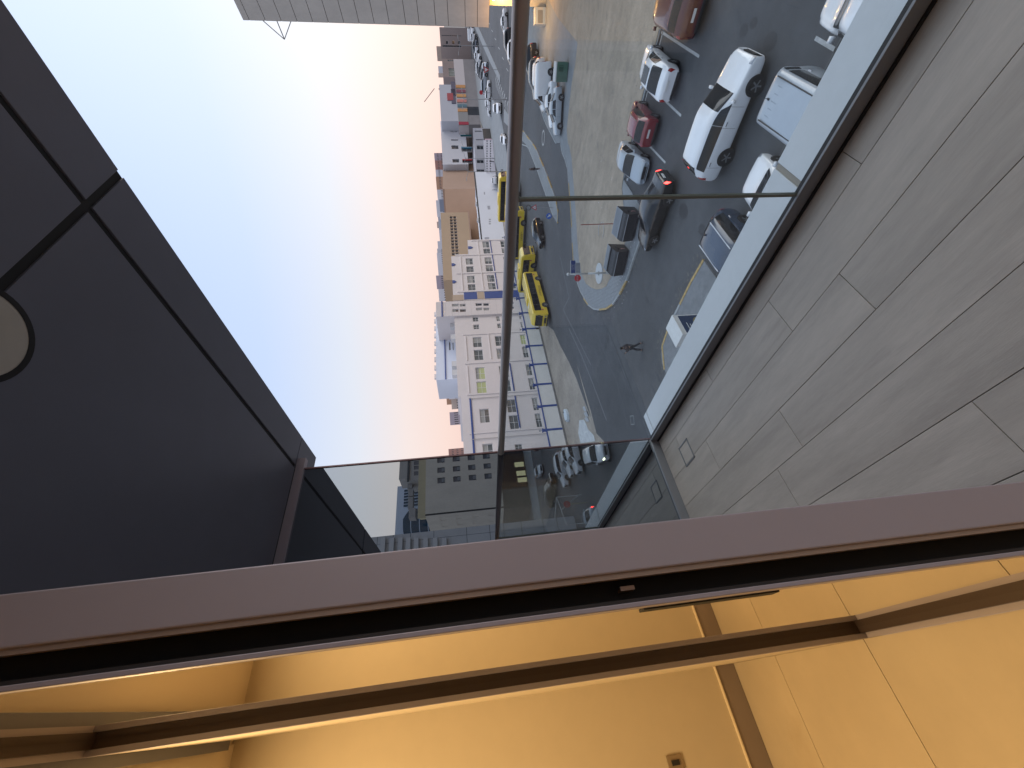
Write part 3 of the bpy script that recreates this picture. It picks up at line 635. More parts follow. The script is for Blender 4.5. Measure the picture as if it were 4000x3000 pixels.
road_car(zA(1125, 680), 'suv', P_SILV, 'white estate car driving beside the far row', math.radians(192), (1, 1), group=None, name='moving_car')
road_car(zB(1322, 120), 'sedan', P_WHITE, 'white car half hidden behind the handrail on the far road', math.radians(190), (0, 0), group=None, name='moving_car')
make_car('suv', P_BLACK, (56.0, 33.6), math.atan2(1.6, -4.6), 'black SUV with glossy bonnet turning in front of the buses', 'car', None, 'moving_car', scale=.95)
for q, k, pm, lb, h_ in ((zB(1225, 560), 'suv', P_WHITE, 'white SUV parked by the white wall beyond the first bus', 0), (zB(1225, 690), 'van', P_SILV, 'grey pickup parked nose on by the white wall', 0), (zB(1222, 770), 'sedan', P_WHITE, 'white saloon parked by the white wall next to the lamp post', 0), (zB(1225, 850), 'sedan', P_GREY, 'grey saloon parked by the white wall left of the lamp post', 0), (zB(1225, 1170), 'hatch', P_WHITE, 'white hatchback parked beside the school end wall', 0)):
    road_car(q, k, pm, lb, h_+.35, (0, 0), group='cars parked by the white wall')
# cars seen in the screen (they stand on the street behind the camera's right shoulder)
GR = 'cars on the street seen in the dark screen'
make_car('suv', P_WHITE, (18.6, -30.3), math.radians(112), 'white car with both headlights lit, reflected in the dark screen', 'car', GR, 'moving_car', headlit=True)
make_car('suv', P_WHITE, (23.0, -38.2), PI+.15, 'white car parked side on, reflected in the screen nearest the headlights', 'car', GR)
make_car('sedan', P_WHITE, (24.6, -42.6), PI+.1, 'large white saloon parked second from the headlights in the screen', 'car', GR)
make_car('suv', P_WHITE, (25.0, -46.2), PI+.15, 'white estate parked third from the headlights in the screen', 'car', GR)
make_car('hatch', P_WHITE, (34.2, -65.0), Y_+.2, 'small boxy white car near the far kerb in the screen', 'car', GR)
make_car('suv', P_MAROON, (38.5, -61.0), Y_, 'dark brown car beside the small boxy white car in the screen', 'car', GR)
make_car('suv', P_BLACK, (26.5, -56.5), math.radians(60), 'black car with its rear to the pale kerb in the screen', 'car', GR, scale=1.12)
make_car('sedan', P_SILV, (15.2, -38.6), -Y_+.2, 'blue grey saloon with red tail lamps lit in the screen beside the sign', 'car', GR, lit=True)
# ------------------------------------------------------------------ school buses
def text_obj(s, size, m, parent, M, name='lettering'):
    cu = bpy.data.curves.new('tmp', 'FONT'); cu.body = s; cu.size = size; cu.align_x = 'CENTER'; cu.align_y = 'CENTER'; cu.extrude = .003
    o = bpy.data.objects.new('tmp', cu); COL.objects.link(o); dg = bpy.context.evaluated_depsgraph_get(); me = bpy.data.meshes.new_from_object(o.evaluated_get(dg)); bpy.data.objects.remove(o)
    me.materials.clear(); r = link(name, me, m, parent); r.matrix_local = M; return r
def glyphs(parent, M, words, h, m):
    """lettering too blurred in the photograph to read: dark strokes of the same size and place"""
    b = MB(); x = -sum(words)*h*.36-len(words)*h*.2
    for w in words:
        for k in range(w):
            b.box(x, x+h*.14, -h/2, h/2, 0, .004)
            if k % 2: b.box(x+h*.141, x+h*.48, h*.3, h/2, 0, .004)
            else: b.box(x+h*.141, x+h*.48, -h/2, -h*.3, 0, .004)
            if k % 3: b.box(x+h*.481, x+h*.58, -h*.3, h*.4, 0, .004)
            x += h*.72
        x += h*.4
    o = b.build('lettering', m, parent); o.matrix_local = M; return o
BLU = mat('bus_black', (.02, .02, .022), .5)
def make_bus(loc, heading, label, L=10.6, big=True, Wd=2.4, H=2.85):
    root = empty('school_bus', (loc[0], loc[1], .004), heading, label=label, cat='bus', group='yellow school buses in front of the school')
    b = MB(); hw = Wd/2; x0, x1 = -L/2, L/2      # nose at +x
    prof = [(x1-.10, .45), (x1, .7), (x1, 1.25), (x1-.16, 2.45), (x1-.45, H-.06), (x1-.9, H), (x0+.35, H), (x0+.06, H-.2), (x0, 1.3), (x0, .5)]
    i = len(b.v)
    for s, k in ((-1, 1), (1, 1)):
        pass
    secs = [(-hw, .0), (-hw, 0), (-hw+.12, .0), (hw-.12, 0), (hw, 0)]
    ys = [-hw, -hw+.14, hw-.14, hw]
    for y in ys:
        e = abs(y) > hw-.01
        for (x, z) in prof:
            zz = z-(.12 if e and z > 2.3 else 0); xx = x-(.10 if e and x > 0 else (-.06 if e else 0)); b.v.append((xx, y, zz))
    n = len(prof)
    for a in range(3):
        for k in range(n): q, r = a*n+k, a*n+(k+1) % n; b.f.append((q, r, r+n, q+n))
    b.f.append(tuple(range(n-1, -1, -1))); b.f.append(tuple(range(3*n, 4*n)))
    b.build('body', P_YEL, root, bevel=.04)
    nwin = 7 if big else 5
    for s in (-1, 1):
        y = s*(hw+.004); w = (L-1.5)/nwin
        MB().box(x0+.45, x0+.45+w*nwin, y-.008, y+.004, 1.35, 2.42).build('window_band', BLACKP, root)
        for k in range(nwin): MB().box(x0+.5+w*k, x0+.45+w*(k+1)-.05, y+s*.004, y+s*.010, 1.42, 2.36).build('side_window', CGLS, root)
        for k in range(6): MB().box(x0+3.9+k*.22, x0+4.0+k*.22, y-.006, y+.008, .55, .95).build('louvre_bar', mat('louvre_dark', (.25, .18, .02), .6), root)
        MB().box(x0+.3, x1-.3, y-.006, y+.006, 1.27, 1.30).build('rub_rail', mat('rail_yellow', (.45, .32, .03), .5), root)
        for wx in (x0+2.0, x1-2.3):
            MB().tube((wx, s*(hw-.2), .52), (wx, s*(hw+.006), .52), .60, 24).build('wheel_arch', BLACKP, root)
            wm = _cache.setdefault('bus_tyre', (tyre_mesh(.48, .28), rim_mesh(.48, .28))); wo = link('wheel', wm[0], TYRE, root, (wx, s*(hw-.12), .48)); link('rim', wm[1], RIM, wo)
        R_ = Matrix.Translation((0.2, s*(hw+.012), .90)) @ Matrix.Rotation(0 if s < 0 else PI, 4, 'Z') @ Matrix.Rotation(PI/2, 4, 'X')
        glyphs(root, R_, (2, 5), .26, BLU)
        MB().tube((x0+.9, s*(hw-.01), 1.15), (x0+.9, s*(hw+.012), 1.15), .16, 16).build('round_badge', mat('badge_red', (.35, .05, .06), .5), root)
        MB().tube((x1-1.2, s*(hw-.01), 1.15), (x1-1.2, s*(hw+.012), 1.15), .16, 16).build('round_badge', MATS['badge_red'], root)
    Mw = Matrix.Translation((x1-.055, 0, 1.85)) @ Matrix.Rotation(-.13, 4, 'Y'); MB().box(-.02, .012, -hw+.2, hw-.2, -.55, .52, Mw).build('windscreen', CGLS, root)
    MB().box(x1-.02, x1+.02, -.55, .55, .72, 1.05).build('grille', BLACKP, root)
    for s in (-1, 1):
        MB().box(x1-.04, x1+.015, s*(hw-.5), s*(hw-.22), .78, 1.0).build('headlight', HEADL, root); MB().tube((x1-.1, s*(hw-.1), 2.3), (x1+.28, s*(hw+.05), 2.25), .02, 6).box(x1+.22, x1+.32, s*(hw-.07), s*(hw+.17), 1.75, 2.2).build('wing_mirror', BLACKP, root)
    MB().box(x1-.12, x1+.06, -hw+.1, hw-.1, .42, .6).build('bumper', BLU, root); MB().box(x0-.05, x0+.1, -hw+.1, hw-.1, .42, .62).build('bumper', BLU, root)
    MB().box(x0-.012, x0+.05, -.8, .8, 1.45, 2.2).build('rear_window', CGLS, root)
    MB().box(-1.4, 1.0, -.75, .75, H-.05, H+.16).build('roof_unit', P_YEL, root, bevel=.06); MB().box(1.7, 2.4, -.4, .4, H-.05, H+.05).build('roof_hatch', mat('roof_hatch', (.5, .5, .45), .6), root)
    return root
make_bus((50.0, 41.25), PI+.02, 'yellow school bus nearest the camera, whole side and windscreen showing', 11.0)
make_bus((59.3, 42.6), -PI/2-.10, 'yellow school bus nose on to the road, its tail hidden behind the nearest bus', 8.6)
make_bus((71.5, 42.8), -PI/2+.14, 'yellow school bus nose on to the road beyond the black SUV, side lettering showing', 9.6)
make_bus((79.2, 42.3), -PI/2+.14, 'yellow school bus peeking out beyond the lettered one by the glass joint', 10.6)
make_bus((94.6, 47.2), -PI/2-.08, 'long yellow school bus behind the handrail, its window row above the rail', 11.5)
for k_ in range(5): y_ = -.44+k_*.22; MB().box(-1.75, -.35, y_-.012, y_+.012, 2.003-.03*abs(y_), 2.012-.03*abs(y_)).build('roof_rib', mat('rib_grey', (.22, .25, .28), .5), cv_)
def taxi(q, lb):
    road_car(q, 'sedan', mat('paint_cream_taxi', (.62, .55, .26), .35, coat=.5), lb, .3, (0, 0), group='pale yellow vehicles by the far wall')
# ------------------------------------------------------------------ facades
class Fac:
    """vertical wall plane through ground points a, b (left to right as the camera sees it)"""
    def __init__(s, a, b, mirror=False):
        s.a, s.b, s.m = Vector(a[:2]), Vector(b[:2]), mirror; s.u = (s.b-s.a).normalized(); s.L = (s.b-s.a).length; s.n = Vector((-s.u.y, s.u.x))
        eye = Vector((0, 2*GLY if mirror else 0))
        if (eye-s.a).dot(s.n) < 0: s.n = -s.n
    def hit(s, p):
        r = ray(*p); o = Vector((0, 2*GLY if s.m else 0)); d = Vector((r.x, -r.y if s.m else r.y))
        t = (s.a-o).dot(s.n)/d.dot(s.n); q = o+d*t; return ((q-s.a).dot(s.u), EYE+r.z*t)
    def pt(s, x, z, d=0.0): q = s.a+s.u*x+s.n*d; return (q.x, q.y, z)
    def box(s, b, x0, x1, z0, z1, d0, d1):
        if x0 > x1: x0, x1 = x1, x0
        if z0 > z1: z0, z1 = z1, z0
        P = [s.pt(x, z, d) for x, z, d in ((x0, z0, d0), (x1, z0, d0), (x1, z0, d1), (x0, z0, d1), (x0, z1, d0), (x1, z1, d0), (x1, z1, d1), (x0, z1, d1))]; i = len(b.v); b.v += P
        b.f += [(i+a, i+c, i+d, i+e) for a, c, d, e in ((0, 3, 2, 1), (4, 5, 6, 7), (0, 1, 5, 4), (1, 2, 6, 5), (2, 3, 7, 6), (3, 0, 4, 7))]; return b
    def rects(s, lst):
        o = []
        for (p, q) in lst:
            (x0, z0), (x1, z1) = s.hit(p), s.hit(q); o.append((min(x0, x1), max(x0, x1), min(z0, z1), max(z0, z1)))
        return o
    def wall(s, root, x0, x1, z0, z1, holes, m, depth=.18, thick=8.0, name='wall', pane=None, frame=None, mull=(1, 1), d=0.0, top=True, win='window'):
        """wall with real recessed openings, sides, roof; every opening gets a window with frame and pane"""
        xs = sorted({x0, x1, *[h[i] for h in holes for i in (0, 1)]}); zs = sorted({z0, z1, *[h[i] for h in holes for i in (2, 3)]})
        xs = [x for x in xs if x0-1e-6 <= x <= x1+1e-6]; zs = [z for z in zs if z0-1e-6 <= z <= z1+1e-6]; b = MB()
        for xa, xb in zip(xs, xs[1:]):
            run = None
            for za, zb in zip(zs, zs[1:]):
                cx, cz = (xa+xb)/2, (za+zb)/2
                if any(h[0] < cx < h[1] and h[2] < cz < h[3] for h in holes):
                    if run: b.poly([s.pt(xa, run[0], d), s.pt(xb, run[0], d), s.pt(xb, run[1], d), s.pt(xa, run[1], d)]); run = None
                    continue
                run = (run[0], zb) if run else (za, zb)
            if run: b.poly([s.pt(xa, run[0], d), s.pt(xb, run[0], d), s.pt(xb, run[1], d), s.pt(xa, run[1], d)])
        for h in holes:
            for (p, q) in (((h[0], h[2]), (h[1], h[2])), ((h[1], h[2]), (h[1], h[3])), ((h[1], h[3]), (h[0], h[3])), ((h[0], h[3]), (h[0], h[2]))):
                b.poly([s.pt(p[0], p[1], d), s.pt(q[0], q[1], d), s.pt(q[0], q[1], d-depth), s.pt(p[0], p[1], d-depth)])
        T = -thick
        b.poly([s.pt(x0, z0, d), s.pt(x0, z1, d), s.pt(x0, z1, T), s.pt(x0, z0, T)]); b.poly([s.pt(x1, z0, d), s.pt(x1, z1, d), s.pt(x1, z1, T), s.pt(x1, z0, T)])
        b.poly([s.pt(x0, z0, T), s.pt(x1, z0, T), s.pt(x1, z1, T), s.pt(x0, z1, T)]); b.poly([s.pt(x0, z1-.3*top, d), s.pt(x1, z1-.3*top, d), s.pt(x1, z1-.3*top, T), s.pt(x0, z1-.3*top, T)])
        o = b.build(name, m, root); o.matrix_parent_inverse = Matrix.Translation(-Vector(root.location))
        for h in holes: s.window(root, h, d-depth, pane, frame, mull, win)
        return o
    def window(s, root, h, d, pane, frame, mull=(1, 1), win='window', fw=None):
        w, hh = h[1]-h[0], h[3]-h[2]; f = fw or min(.07, w*.09); b = MB()
        s.box(b, h[0], h[1], h[2], h[2]+f, d, d+.06); s.box(b, h[0], h[1], h[3]-f, h[3], d, d+.06); s.box(b, h[0], h[0]+f, h[2]+f, h[3]-f, d, d+.06); s.box(b, h[1]-f, h[1], h[2]+f, h[3]-f, d, d+.06)
        for k in range(1, mull[0]): x = h[0]+w*k/mull[0]; s.box(b, x-f*.35, x+f*.35, h[2]+f, h[3]-f, d+.002, d+.045)
        for k in range(1, mull[1]): z = h[2]+hh*k/mull[1]; s.box(b, h[0]+f, h[1]-f, z-f*.35, z+f*.35, d+.003, d+.05)
        o = b.build(win, frame, root); o.matrix_parent_inverse = Matrix.Translation(-Vector(root.location))
        MB().poly([s.pt(h[0]+f*.5, h[2]+f*.5, d+.012), s.pt(h[1]-f*.5, h[2]+f*.5, d+.012), s.pt(h[1]-f*.5, h[3]-f*.5, d+.012), s.pt(h[0]+f*.5, h[3]-f*.5, d+.012)]).build('pane', pane, o)
        return o
    def slab(s, root, name, x0, x1, z0, z1, d0, d1, m, **k):
        o = s.box(MB(), x0, x1, z0, z1, d0, d1).build(name, m, root, **k); o.matrix_parent_inverse = Matrix.Translation(-Vector(root.location)); return o
SCHW = mat('school_wall', (.63, .585, .575), .75, noise=[(.25, .05), (3, .03)], dirt=(.5, .68, (.50, .46, .45))); SBLUE = mat('school_blue', (.025, .06, .23), .55, noise=(2, .08)); SCHF = mat('window_frame_white', (.62, .62, .62), .5)
SPANE = mat('school_pane', (.115, .125, .13), .12, noise=(1.5, .25)); SPANED = mat('dark_pane', (.035, .04, .05), .08); SPANEL = mat('lit_pane', (.20, .22, .13), .2, emit=(.85, .9, .45), emit_s=.13); BEIG = mat('beige_wall', (.42, .33, .25), .8, noise=(.4, .04))
PIPE = mat('pipe_grey', (.42, .40, .39), .6)
sch = empty('school_building', (55, 53, 0), label='long pale two tone school with blue stripes, recessed windows and blue stair panels', cat='building')
F1 = Fac((92, 53), (22, 53))                        # s runs from far right end to the near left end
hx = lambda f, p: f.hit(p)[0]; hz = lambda f, p: f.hit(p)[1]
xe = hx(F1, z4(700, 335))
x_step = hx(F1, z4(400, 580)); x_tow0 = hx(F1, z4(300, 1255)); x_tow1 = hx(F1, z4(390, 1475))
roofA, roofB = hz(F1, z4(535, 450)), hz(F1, z4(290, 800))
WN = []
for c in (((745, 360), (860, 450)), ((765, 468), (880, 550)), ((780, 600), (895, 695)), ((800, 718), (915, 810)), ((820, 865), (940, 965)), ((838, 985), (965, 1085))): WN.append((z4(*c[0]), z4(*c[1])))
WU = []
for c in (((495, 615), (605, 705)), ((508, 735), (625, 825)), ((520, 878), (640, 980)), ((535, 1005), (655, 1100))): WU.append((z4(*c[0]), z4(*c[1])))
def low_row(rs, dz): return [(r[0], r[1], r[2]-dz, r[3]-dz) for r in rs]
ru, rm = F1.rects(WU), F1.rects(WN); dzs = (sum(r[2] for r in ru)/len(ru))-(sum(r[2] for r in rm[2:])/4)
zr_u0, zr_u1 = min(r[2] for r in ru), max(r[3] for r in ru); zm0, zm1 = zr_u0-dzs, zr_u1-dzs
ru = [(r[0], r[1], zr_u0, zr_u1) for r in ru]; rm = [(r[0], r[1], zm0, zm1) for r in rm]
rl = [(r[0], r[1], zm0-dzs, zm1-dzs) for r in rm]
rl = [r for r in rl if r[2] > 0]
F1.wall(sch, xe, x_step, 0, roofA, [r for r in rm if r[1] < x_step]+[r for r in rl if r[1] < x_step], SCHW, pane=SPANE, frame=SCHF, mull=(2, 2))
F1.wall(sch, x_step, x_tow0, 0, roofB, ru+[r for r in rm if r[1] > x_step]+[r for r in rl if r[1] > x_step], SCHW, pane=SPANE, frame=SCHF, mull=(2, 2))
# recessed bay outlines, blue stripes, stair panels
for (p, q) in ((z4(425, 600), z4(470, 1105)), ):
    pass
def vline(f, root, p, q, name, m, w=.05, d=.05):
    (x0, z0), (x1, z1) = f.hit(p), f.hit(q); f.slab(root, name, (x0+x1)/2-w/2, (x0+x1)/2+w/2, z0, z1, .002, d, m)
piers = [hx(F1, z4(700, 560)), hx(F1, z4(730, 830)), hx(F1, z4(750, 1105))]
for x in [xe+.3, piers[0], piers[1], piers[2]+.0]:
    F1.slab(sch, 'pier', x-.22, x+.22, 0, (roofA if x < x_step-.3 else roofB)-.9, .003, .12, SCHW)
for za, zb in ((zr_u1+1.0, zr_u1+1.15), (zm1+1.0, zm1+1.15)):
    F1.slab(sch, 'ledge', (x_step if za > zm1+2 else xe)+.3, piers[2], za, zb, .004, .14, SCHW)
for x0, x1 in ((xe+.55, piers[0]-.25), (piers[0]+.25, piers[1]-.25), (piers[1]+.25, piers[2]-.25)):
    F1.slab(sch, 'blue_stripe', x0, x1, zm0-.35, zm0-.15, .003, .10, SBLUE)
xb0, xb1 = hx(F1, z4(570, 1128)), hx(F1, z4(570, 1232))
F1.slab(sch, 'stair_panel', xb0, xb1, hz(F1, z4(670, 1180)), hz(F1, z4(472, 1180)), .003, .06, SBLUE); F1.slab(sch, 'stair_panel', xb0, xb1, 0.5, hz(F1, z4(785, 1180)), .003, .06, SBLUE)
F1.slab(sch, 'beige_panel', hx(F1, z4(300, 1170)), x_tow0-.05, hz(F1, z4(465, 1200)), hz(F1, z4(300, 1200)), .003, .05, BEIG)
F1.slab(sch, 'beige_panel', xb0, xb1, hz(F1, z4(778, 1180)), hz(F1, z4(676, 1180)), .003, .05, BEIG)
for p in (z4(580, 455), z4(320, 712), z4(330, 970)):
    x, z = F1.hit(p); b = MB(); F1.box(b, x-.45, x+.45, z, roofA if p[1] < 1000 and z < roofA and x < x_step else roofB, .003, .12); o = b.build('parapet_shield', SBLUE, sch); o.matrix_parent_inverse = Matrix.Translation((-55, -53, 0))
    b = MB(); b.poly([F1.pt(x-.45, z, .10), F1.pt(x, z-.45, .10), F1.pt(x+.45, z, .10)]); b.poly([F1.pt(x-.45, z, .004), F1.pt(x, z-.45, .004), F1.pt(x+.45, z, .004)])
    o = b.build('parapet_shield', SBLUE, sch); o.matrix_parent_inverse = Matrix.Translation((-55, -53, 0))
# tower part and long left wing
F2 = Fac((92, 52.6), (22, 52.6))
TG = [((293, 1302), (398, 1335)), ((408, 1302), (500, 1335)), ((297, 1380), (398, 1418)), ((408, 1380), (507, 1418)), ((645, 1290), (748, 1325)), ((758, 1290), (852, 1325)), ((652, 1360), (755, 1395)), ((765, 1360), (860, 1395)), ((1190, 1270), (1225, 1300)), ((1190, 1340), (1230, 1370))]
ztow = hz(F2, z4(50, 1300))
x_t0, x_t1 = hx(F2, z4(300, 1262)), hx(F2, z4(390, 1478))
SCHP = mat('school_panel', (.60, .555, .545), .75, noise=(.3, .05))
F2.wall(sch, x_t0, x_t1, 0, ztow, F2.rects([(z4(*a), z4(*c)) for a, c in TG]), SCHP, pane=SPANED, frame=SCHF, thick=9)
for k in range(1, 12):
    z = ztow-k*1.25-.6
    if z > .5: F2.slab(sch, 'panel_joint', x_t0, x_t1, z, z+.035, .002, .006, PIPE)
F2.slab(sch, 'blue_stripe', x_t0-.1, x_t1+.1, hz(F2, z4(150, 1300)), hz(F2, z4(130, 1300)), .003, .12, SBLUE)
# set back upper storey with blue stripe, right to left
F4 = Fac((92, 59), (22, 59)); zup = hz(F4, zC(560, 700)); xu0, xu1 = hx(F4, z4(50, 1400)), hx(F4, zC(640, 1335))
HU = F4.rects([(zC(700, 925), zC(722, 1015)), (zC(738, 925), zC(755, 1015))])
F4.wall(sch, xu0, xu1, 10, zup, HU, mat('upper_storey', (.58, .62, .70), .7, noise=(.3, .04)), pane=SPANED, frame=SCHF, thick=6)
F4.slab(sch, 'blue_stripe', xu0, xu1, hz(F4, zC(660, 900)), hz(F4, zC(650, 900)), .003, .2, SBLUE)
for k in range(9): x = xu0+1+k*(xu1-xu0-2)/8; F4.slab(sch, 'parapet_block', x-.5, x+.5, zup, zup+.35, -.5, 0.0, SCHW)
x_l0 = x_t1; x_l1 = hx(F1, zD(930, 760))+6
roofC = hz(F1, zC(790, 1300)); roofD = hz(F1, zD(850, 500))
x_m = hx(F1, zC(880, 1520))
W3 = [((955, 660), (1022, 705)), ((965, 742), (1032, 787)), ((1208, 650), (1262, 700)), ((1222, 730), (1262, 775)), ((955, 878), (1058, 980)), ((968, 1015), (1080, 1120)), ((985, 1205), (1098, 1325)), ((1000, 1358), (1118, 1478)),
      ((1212, 865), (1310, 965)), ((1235, 1000), (1330, 1105)), ((1275, 1180), (1375, 1315)), ((1290, 1330), (1405, 1455)),
      ((1460, 650), (1490, 680)), ((1470, 715), (1505, 770)), ((1465, 850), (1545, 950)), ((1492, 982), (1568, 1092)), ((1525, 1170), (1608, 1285)), ((1550, 1320), (1640, 1440))]
H3 = F1.rects([(zC(*a), zC(*c)) for a, c in W3])
def row(hs, idx, f):     # make one row share its sill and head heights
    z0 = sum(hs[i][2] for i in idx)/len(idx); z1 = sum(hs[i][3] for i in idx)/len(idx)
    for i in idx: hs[i] = (hs[i][0], hs[i][1], z0, z1)
row(H3, (0, 1), 0); row(H3, (2, 3), 0); row(H3, (4, 5, 6, 7), 0); row(H3, (14, 15, 16, 17), 0); row(H3, (12, 13), 0)
zc0 = (H3[4][2]+H3[14][2])/2; hC = H3[4][3]-H3[4][2]
for i in (8, 9, 10, 11): H3[i] = (H3[i-4][0], H3[i-4][1], zc0, zc0+hC)
o1 = F1.wall(sch, x_l0, x_m, 0, roofC, H3[:], SCHW, pane=SPANE, frame=SCHF, mull=(2, 2))
for o in [c for c in sch.children if c.name.startswith('window')]:
    vs_ = [v.co for v in o.data.vertices]; cx_ = sum(v.x for v in vs_)/len(vs_); cz_ = sum(v.z for v in vs_)/len(vs_)
    for h in (H3[6], H3[7], H3[14]):
        c_ = F1.pt((h[0]+h[1])/2, (h[2]+h[3])/2)
        if abs(c_[0]-cx_) < .3 and abs(c_[2]-cz_) < .3: o.children[0].material_slots[0].material = SPANEL
W5 = [((1030, 272), (1148, 412)), ((1060, 650), (1188, 790)), ((1325, 168), (1438, 300)), ((1338, 340), (1465, 480)), ((1592, 150), (1672, 280)), ((1625, 320), (1725, 460)), ((1410, 652), (1498, 700))]
H5 = F1.rects([(zD(*a), zD(*c)) for a, c in W5]); row(H5, (2, 3), 0); row(H5, (4, 5), 0); row(H5, (0, 1), 0)
F1.wall(sch, x_m, x_l1, 0, roofD, H5, SCHW, pane=SPANE, frame=SCHF, mull=(2, 2))
F1.slab(sch, 'blue_stripe', x_m+.4, x_l1, hz(F1, zD(965, 500)), hz(F1, zD(945, 500)), .003, .14, SBLUE)
for pa, pb in ((zC(1360, 990), zC(1375, 1110)), (zC(1390, 1160), zC(1430, 1460)), (zD(1435, 130), zD(1485, 470))):
    (x0, z0), (x1, z1) = F1.hit(pa), F1.hit(pb); zc = zc0-.3; F1.slab(sch, 'blue_stripe', x0, x1, zc-.2, zc, .003, .12, SBLUE)
for p in (zC(1000, 845), zC(1100, 1150), zC(1200, 1480), zD(1400, 500)):
    x = hx(F1, p); F1.slab(sch, 'pier', x-.14, x+.14, 0, roofD-1.0, .003, .10, SCHW)
for p, q in ((zC(885, 868), zC(900, 1130)), (zC(905, 1190), zC(925, 1480))):
    (x0, z0), (x1, z1) = F1.hit(p), F1.hit(q); F1.slab(sch, 'ledge', x0, x1, z0-.0, z0+.12, .004, .12, SCHW)
x = hx(F1, zC(1160, 840)); F1.slab(sch, 'ledge', x, hx(F1, zC(1190, 1110)), zc0+hC+1.05, zc0+hC+1.17, .004, .12, SCHW)
for p in (zC(1500, 1505), zC(900, 635), z4(1000, 1450), zD(1480, 560)): x = hx(F1, p); b = MB().tube(F1.pt(x, .2, .12), F1.pt(x, roofD-1.2, .12), .05, 8); o = b.build('downpipe', PIPE, sch); o.matrix_parent_inverse = Matrix.Translation((-55, -53, 0))
for p, lb in ((zC(800, 805), 0), (zC(765, 1100), 0), (zC(765, 1195), 0), (zC(1040, 660), 0)):
    x, z = F1.hit(p); F1.slab(sch, 'roof_unit', x-.6, x+.6, roofC-.2, roofC+.9, -2.5, -1.5, mat('ac_grey', (.5, .5, .5), .6))
# boundary wall: bays, pilasters with lamps, blue coping
bw = empty('boundary_wall', (50, 48.2, 0), label='low pale boundary wall with blue coping and blue pilasters along the dirt strip', cat='wall')
px_ = [hx(Fac((120, 48.2), (20, 48.2)), q) for q in (zB(1540, 1385+60), zC(1430, 30), zC(1430, 160), zC(1440, 300), zC(1480, 445), zC(1540, 608), zC(1590, 780), zC(1640, 968), zC(1690, 1165), zC(1740, 1385), zC(1790, 1615), zD(1820, 490))]
FW = Fac((120, 48.2), (20, 48.2))
px_ = sorted(px_); stepw = (px_[-1]-px_[-5])/4; px_ = [px_[-1]-stepw*k for k in range(-2, 13)][::-1]
WALLM = mat('boundary_wall_paint', (.60, .60, .585), .8, noise=[(.4, .07), (4, .04)], dirt=(.45, .6, (.44, .43, .41)))
ORI = Matrix.Translation((-50, -48.2, 0))
for a, c in zip(px_, px_[1:]):
    FW.slab(bw, 'wall_bay', a+.16, c-.16, 0, 2.42, -.2, 0, WALLM); FW.slab(bw, 'coping', a+.16, c-.16, 2.42, 2.56, -.26, .06, SBLUE)
for a in px_:
    FW.slab(bw, 'pilaster', a-.158, a+.158, 0, 3.0, -.24, .05, SBLUE); FW.slab(bw, 'pilaster_cap', a-.24, a+.24, 3.0, 3.12, -.32, .12, SBLUE)
    b = MB(); b.tube(FW.pt(a, 3.12, -.1), FW.pt(a, 3.3, -.1), .04, 8); b.tube(FW.pt(a, 3.3, -.1), FW.pt(a, 3.55, -.1), .10, 10, r1=.16); o = b.build('post_lamp', mat('lamp_grey', (.35, .36, .36), .5), bw); o.matrix_parent_inverse = ORI
FW.slab(bw, 'footing', px_[0], px_[-1], -.05, .22, .002, .25, mat('footing', (.16, .155, .15), .9, noise=(1, .3)))
# ------------------------------------------------------------------ the big boxes beyond
def pol(p, dist):        # ground point in the direction of pixel p at a horizontal distance
    r = ray(*p); h = math.hypot(r.x, r.y); return (r.x/h*dist, r.y/h*dist)
def pz(p, dist): r = ray(*p); return EYE+r.z/math.hypot(r.x, r.y)*dist
def rdist(f, p):
    s_, z = f.hit(p); return z
BOXA = mat('brown_cladding', (.33, .225, .165), .8, noise=[(.6, .05)], stretch=(3, 3, .3)); BOXB = mat('ochre_cladding', (.40, .29, .19), .8, noise=(.2, .04)); GREYW = mat('grey_white_wall', (.52, .52, .55), .8, noise=(.1, .04))
bx = empty('supermarket_block', (150, 95, 0), label='large windowless brown box building with an ochre front and a long ribbon of dark windows', cat='building')
Fa = Fac(pol(zB(970, 392), 205), pol(zB(1005, 655), 165)); Fb = Fac(pol(zB(1005, 655), 165), pol(zB(1010, 1390), 150)); Fc = Fac(pol(zB(940, 908), 152), pol(zB(760, 1640), 128))
Fa.wall(bx, 0, Fa.L, 0, pz(zB(635, 520), 185), [], BOXA, thick=30); Fb.wall(bx, 0, Fb.L, 0, pz(zB(655, 700), 163), [], mat('tan_cladding', (.46, .30, .205), .8, noise=(.3, .05)), thick=30)
wins = []
n = 13
(xa, za), (xb_, zb_) = Fc.hit(zB(740, 950)), Fc.hit(zB(768, 1378)); zt_ = (Fc.hit(zB(708, 950))[1]+Fc.hit(zB(735, 1378))[1])/2; zbm = (Fc.hit(zB(782, 950))[1]+Fc.hit(zB(804, 1378))[1])/2; zmid = (zt_+zbm)/2
wd = (xb_-xa)/n
for k in range(n): wins += [(xa+k*wd+.1, xa+(k+1)*wd-.1, zbm, zmid-.12), (xa+k*wd+.1, xa+(k+1)*wd-.1, zmid+.12, zt_)]
Fc.wall(bx, 0, Fc.L, 9.0-.0, pz(zB(612, 930), 151), wins, BOXB, thick=12, depth=.4, pane=SPANED, frame=SCHF)
Fc.slab(bx, 'fascia', 0, Fc.L, 8.6, 9.0, -12, .3, BOXA)
